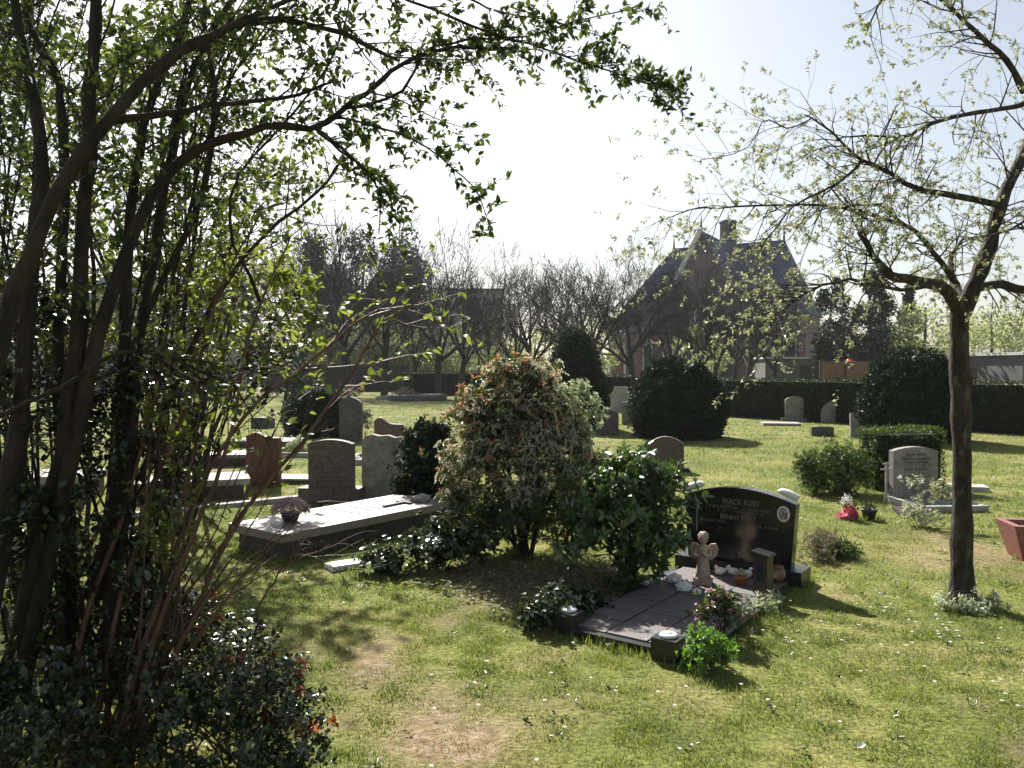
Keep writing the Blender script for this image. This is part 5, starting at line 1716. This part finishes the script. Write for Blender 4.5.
spike((0, -10.7, RH + .9)); spike((6.3, 0, RH + .8)); spike((-6.5, 0, RH + .8))
# ridge turret
def frustum(bm, z0, z1, r0, r1, n=8, c=(0, 0)):
    a = [bm.verts.new((c[0] + r0 * math.cos(2 * PI * (i + .5) / n), c[1] + r0 * math.sin(2 * PI * (i + .5) / n), z0)) for i in range(n)]
    b = [bm.verts.new((c[0] + r1 * math.cos(2 * PI * (i + .5) / n), c[1] + r1 * math.sin(2 * PI * (i + .5) / n), z1)) for i in range(n)]
    for i in range(n):
        bm.faces.new((a[i], a[(i + 1) % n], b[(i + 1) % n], b[i]))
    bm.faces.new(b)
bm = bmesh.new(); frustum(bm, RH - 1.2, RH + .9, 1.25, .95); frustum(bm, RH + .9, RH + 2.6, .95, .92); frustum(bm, RH + 2.6, RH + 2.8, 1.1, 1.05)
tw = bm_obj('turret', bm, M['slate'], ch, uv=True)
bm = bmesh.new(); frustum(bm, RH + 2.8, RH + 3.15, .95, .25); frustum(bm, RH + 3.15, RH + 4.0, .07, .03); bm_obj('turret_cap', bm, M['slate'], tw, uv=True)
for i in range(8):
    a = 2 * PI * i / 8
    box('louvre', (.885 * math.cos(a), .885 * math.sin(a), RH + 1.75), (.06, .34, 1.2), M['letters_black'], tw, rz=a, bevel=0)
# windows and buttresses
def lancet(x, y, w_, z0, z1, rz_, par=ch):
    ol_ = [(-w_ / 2, z0), (w_ / 2, z0), (w_ / 2, z1 - w_ * .8), (w_ * .3, z1 - w_ * .3), (0, z1), (-w_ * .3, z1 - w_ * .3), (-w_ / 2, z1 - w_ * .8)]
    fr = prism('window', [(a * 1.25, z0 - .1 if b == z0 else b + .12) for a, b in ol_], -.08, .08, M['coping'], par, bevel=0)
    fr.location = (x, y, 0); fr.rotation_euler = (0, 0, rz_)
    gg = prism('pane', ol_, -.11, .11, M['glass'], fr, bevel=0)
for x in (-2.3, 0, 2.3):
    lancet(x, -10.52, 1.2, 2.2, 8.2 if x == 0 else 7, 0)
for x in (5.6, 7.9):
    lancet(x, -4.62, 1.1, 2.2, 6.5, 0)
for x in (-10.5, -8.2, -5.9):
    lancet(x, -4.62, 1.1, 2.2, 6.5, 0)
for x, y in ((-4.2, -10.9), (4.2, -10.9), (-1.15, -10.75), (1.15, -10.75), (6.8, -4.9), (9.3, -4.9), (-7.0, -4.9), (-9.4, -4.9), (-11.7, -4.9)):
    bm = bmesh.new(); add_prism(bm, [(-.5, 0), (.3, 0), (.3, 6.6), (.1, 6.6), (-.5, 5.0)], -.35, .35)
    bb = bm_obj('buttress', bm, M['brick'], ch, uv=True); bb.location = (x, y, 0); bb.rotation_euler = (0, 0, PI / 2)
# lower brick annex with pale pilasters
an_p = at(632, 372, 80)
ax = thing('brick_annex', 'reddish brick annex with two pale pilasters left of the church', 'building', (an_p.x, 80, 0), R(-8))
gable_block(ax, -2.2, 6.5, -3, 3, 5.2, 7.6, 'x', 2.6, 2.6, 'brick')
for x in (-2.2, -.75):
    lathe('pilaster', [(.17, 0), (.17, .3), (.12, .35), (.11, 4.4), (.2, 4.5), (.2, 4.7), (.12, 4.8), (.12, 5.3)], M['coping'], ax, 10, (x + .02, -3.15, 0))
for x in (1.5, 3.4, 5.2):
    lancet(x, -3.02, .8, 1.2, 4.0, 0, ax)
# low grey building right of the church
lb_ = at(790, 372, 62)
lo2 = thing('low_building', 'low flat-roofed grey building with pale eaves at the right foot of the church', 'building', (lb_.x, 62, 0), R(-6))
box('wall', (0, 0, 1.15), (4.6, 4, 2.3), M['plaster_grey'], lo2, bevel=0)
box('roof', (0, 0, 2.38), (4.9, 4.3, .14), M['coping'], lo2, bevel=0)
d_ = box('door', (.7, -2.02, .9), (.9, .08, 1.8), M['glass'], lo2, bevel=0)
# wooden fence
fe = at(845, 375, 48)
wf = thing('wooden_fence', 'orange brown board fence behind the long hedge', 'fence', (fe.x, 48, 0), R(-3))
box('boards', (0, 0, 1.0), (3.0, .08, 2.0), M['wood_fence'], wf, bevel=0, uv=True)
for x in (-1.5, 0, 1.5):
    box('post', (x, -.06, 1.03), (.1, .1, 2.06), M['wood_dark'], wf, bevel=0)
rp_ = at(864, 366, 47)
rc_ = thing('red_parasol', 'small red parasol behind the board fence', 'parasol', (rp_.x, 49, 0), 0)
lathe('canopy', [(.5, 1.95), (.3, 2.05), (.02, 2.18)], M['red_cloth'], rc_, 8)
lathe('pole', [(.03, 0), (.03, 2.2)], M['wood_dark'], rc_, 8)
# house at the right edge
hr = at(1030, 372, 45)
hs2 = thing('flat_house', 'low dark brick house with white framed window at the right edge', 'house', (hr.x + .9, 45, 0), R(4))
box('wall', (0, 0, 1.15), (6.5, 5, 2.3), M['plaster_grey'], hs2, bevel=0)
box('roof', (0, 0, 2.38), (6.8, 5.4, .16), M['coping'], hs2, bevel=0)
for x in (-2.1, .6):
    f_ = box('window', (x, -2.53, 1.25), (.8, .1, .75), M['white_paint'], hs2, bevel=0)
    box('pane', (x, -2.60, 1.25), (.6, .06, .55), M['glass'], f_, bevel=0)
g2 = thing('garden_shed', 'dark garden shed just behind the slender tree trunk', 'shed', (at(938, 372, 42).x, 42, 0), R(3))
box('wall', (0, 0, .8), (2.6, 2.5, 1.6), M['wood_dark'], g2, bevel=0)
box('roof', (0, 0, 1.66), (2.9, 2.8, .1), M['stone_dark'], g2, bevel=0)

# buildings far left
def house(px, Y_, w_, d_, eh, rh, rz_, label, wall='plaster', roof='roof_tile', nwin=3):
    p_ = at(px, 372, Y_)
    t = thing('house', label, 'house', (p_.x, Y_, 0), rz_)
    ro_ = gable_block(t, -w_ / 2, w_ / 2, -d_ / 2, d_ / 2, eh, rh, 'x', 0, 0, wall)
    ro_.data.materials[0] = M[roof]
    for k_ in range(nwin):
        x = -w_ / 2 + w_ * (k_ + .5) / nwin
        for z in ([1.5] if eh < 3.6 else [1.5, 4.2]):
            f_ = box('window', (x, -d_ / 2 - .03, z), (1.3, .1, 1.3), M['white_paint'], t, bevel=0)
            box('pane', (x, -d_ / 2 - .07, z), (1.1, .08, 1.1), M['glass'], f_, bevel=0)
    box('chimney', (w_ * .25, 0, rh), (.7, .7, 1.4), M['brick'], t, bevel=0)
    return t
house(20, 58, 12, 8, 3.2, 6.2, R(5), 'red-roofed pale house at the far left behind the trunks', nwin=4)
house(170, 62, 11, 8, 5.4, 8.6, R(-4), 'two-storey pale house behind the holly', nwin=4, roof='slate')
house(400, 100, 16, 9, 5.5, 8.5, R(3), 'grey house behind the evergreens', 'plaster_grey', 'slate', 5)
ap = thing('long_building', 'long flat grey building far behind the small bare trees', 'building', (at(474, 330, 150).x, 150, 0), R(2))
ap.scale = (.78, .8, 1.28)
box('wall', (0, 0, 6.2), (14, 10, 12.4), M['plaster'], ap, bevel=0)
box('roof', (0, 0, 12.5), (14.6, 10.6, .4), M['stone_dark'], ap, bevel=0)
for k_ in range(6):
    for z in (2, 5, 8, 10.8):
        f_ = box('window', (-5.8 + 2.3 * k_, -5.03, z), (1.5, .1, 1.4), M['white_paint'], ap, bevel=0)
        box('pane', (-5.8 + 2.3 * k_, -5.09, z), (1.3, .06, 1.2), M['glass'], f_, bevel=0)
# dark wooden fence / shed zone left of the hedge block
sf = thing('board_fence', 'weathered dark board fence behind the distant graves on the left', 'fence', (at(335, 372, 54).x, 54, 0), R(1))
box('boards', (0, 0, .9), (10, .08, 1.8), M['wood_dark'], sf, bevel=0, uv=True)
for k_ in range(6):
    box('post', (-5 + 2 * k_, -.07, 1.03), (.12, .12, 2.1), M['wood_dark'], sf, bevel=0)
# path far away
bm = bmesh.new()
pa = [G(250, 389), G(345, 387), G(420, 393), G(560, 392)]
vs = []
for i, p_ in enumerate(pa):
    vs.append((bm.verts.new((p_.x, p_.y, .008)), bm.verts.new((p_.x, p_.y + 3.0, .008))))
for a, b in zip(vs[:-1], vs[1:]):
    bm.faces.new((a[0], b[0], b[1], a[1]))
o = bm_obj('path', bm, M['concrete'], None)
tag(o, 'pale gravel path beyond the lawn', 'path', kind='structure')
# round planted kerb left of the hedge block
kp = G(415, 401)
kb = thing('planted_kerb', 'curved dark stone kerb with pink flowering plants before the hedge block', 'planter', (kp.x, kp.y + 1, 0), 0)
lathe('kerb', [(1.45, 0), (1.5, .28), (1.35, .30), (1.3, .2), (.01, .18)], M['stone_dark'], kb, 26)
tuft(kb, 'plants', M['leaf_privet'], (-.6, -.2, .2), (.7, .6, .35), 500, .1)
tuft(kb, 'flowers', M['flower_pink'], (-.6, -.3, .3), (.6, .5, .35), 220, .09)
# distant graves, left background
dist = [(365, 388, 'stone_pale', .9, .35, 'far low white tomb left of the planted kerb'), (345, 392, 'stone_dark', .8, .9, 'far dark headstone nearest the wide rounded bush'), (395, 391, 'stone_brown', .9, .8, 'far brown headstone right of the straight bare trunk'),
        (372, 384, 'stone_dark', 1.0, 1.1, 'farthest dark headstone by the board fence'), (330, 388, 'stone_brown', .9, 1.0, 'far brown headstone above the rounded bush'), (402, 386, 'stone_dark', .8, 1.0, 'far dark headstone tight against the hedge block'), (310, 390, 'stone_grey', .8, .7, 'far grey headstone left of the brown one above the rounded bush'),
        (385, 400, 'stone_pale', .9, .22, 'far flat white slab at the foot of the straight bare trunk')]
for i, (a, b, mt, w_, h__, lb) in enumerate(dist):
    headstone(a, b, arch(w_, h__, .05 + .1 * (h__ > .8)), .2, mt, -R(5), lb)
for i, (a, b, lb) in enumerate(((352, 398, 'far pink flowering plant on a grave left of the flat white slab'), (345, 405, 'far reddish plant beyond the tall weathered headstone'))):
    small_plant('flowering_plant', lb, G(a, b), [(0, 0, .35, .5, .5, .3)], 'leaf_pieris', .12, .45, 7, 60, ('flower_pink', .8, .1))
small_plant('pink_bush', 'pink blossoming shrub at the left edge of the round yew bush', G(633, 425), [(0, 0, .75, .18, .2, .25)], 'flower_pink', .06, .5, 8, 60)

# ------------------------------------------------------------------ haze
HAZE = 0.0003
if HAZE:
    bm = bmesh.new()
    add_box(bm, (5, 70, 13), (330, 220, 28.5))
    hz = bm_obj('haze', bm, M['core'])
    m, nt, N, L = new_mat('haze')
    out = N.new('ShaderNodeOutputMaterial')
    v = N.new('ShaderNodeVolumePrincipled')
    v.inputs['Color'].default_value = (.9, .93, 1, 1)
    v.inputs['Density'].default_value = HAZE
    v.inputs['Anisotropy'].default_value = .3
    L.new(v.outputs[0], out.inputs['Volume'])
    hz.data.materials[0] = m
    tag(hz, 'thin bright spring haze over the cemetery', 'haze', kind='stuff')
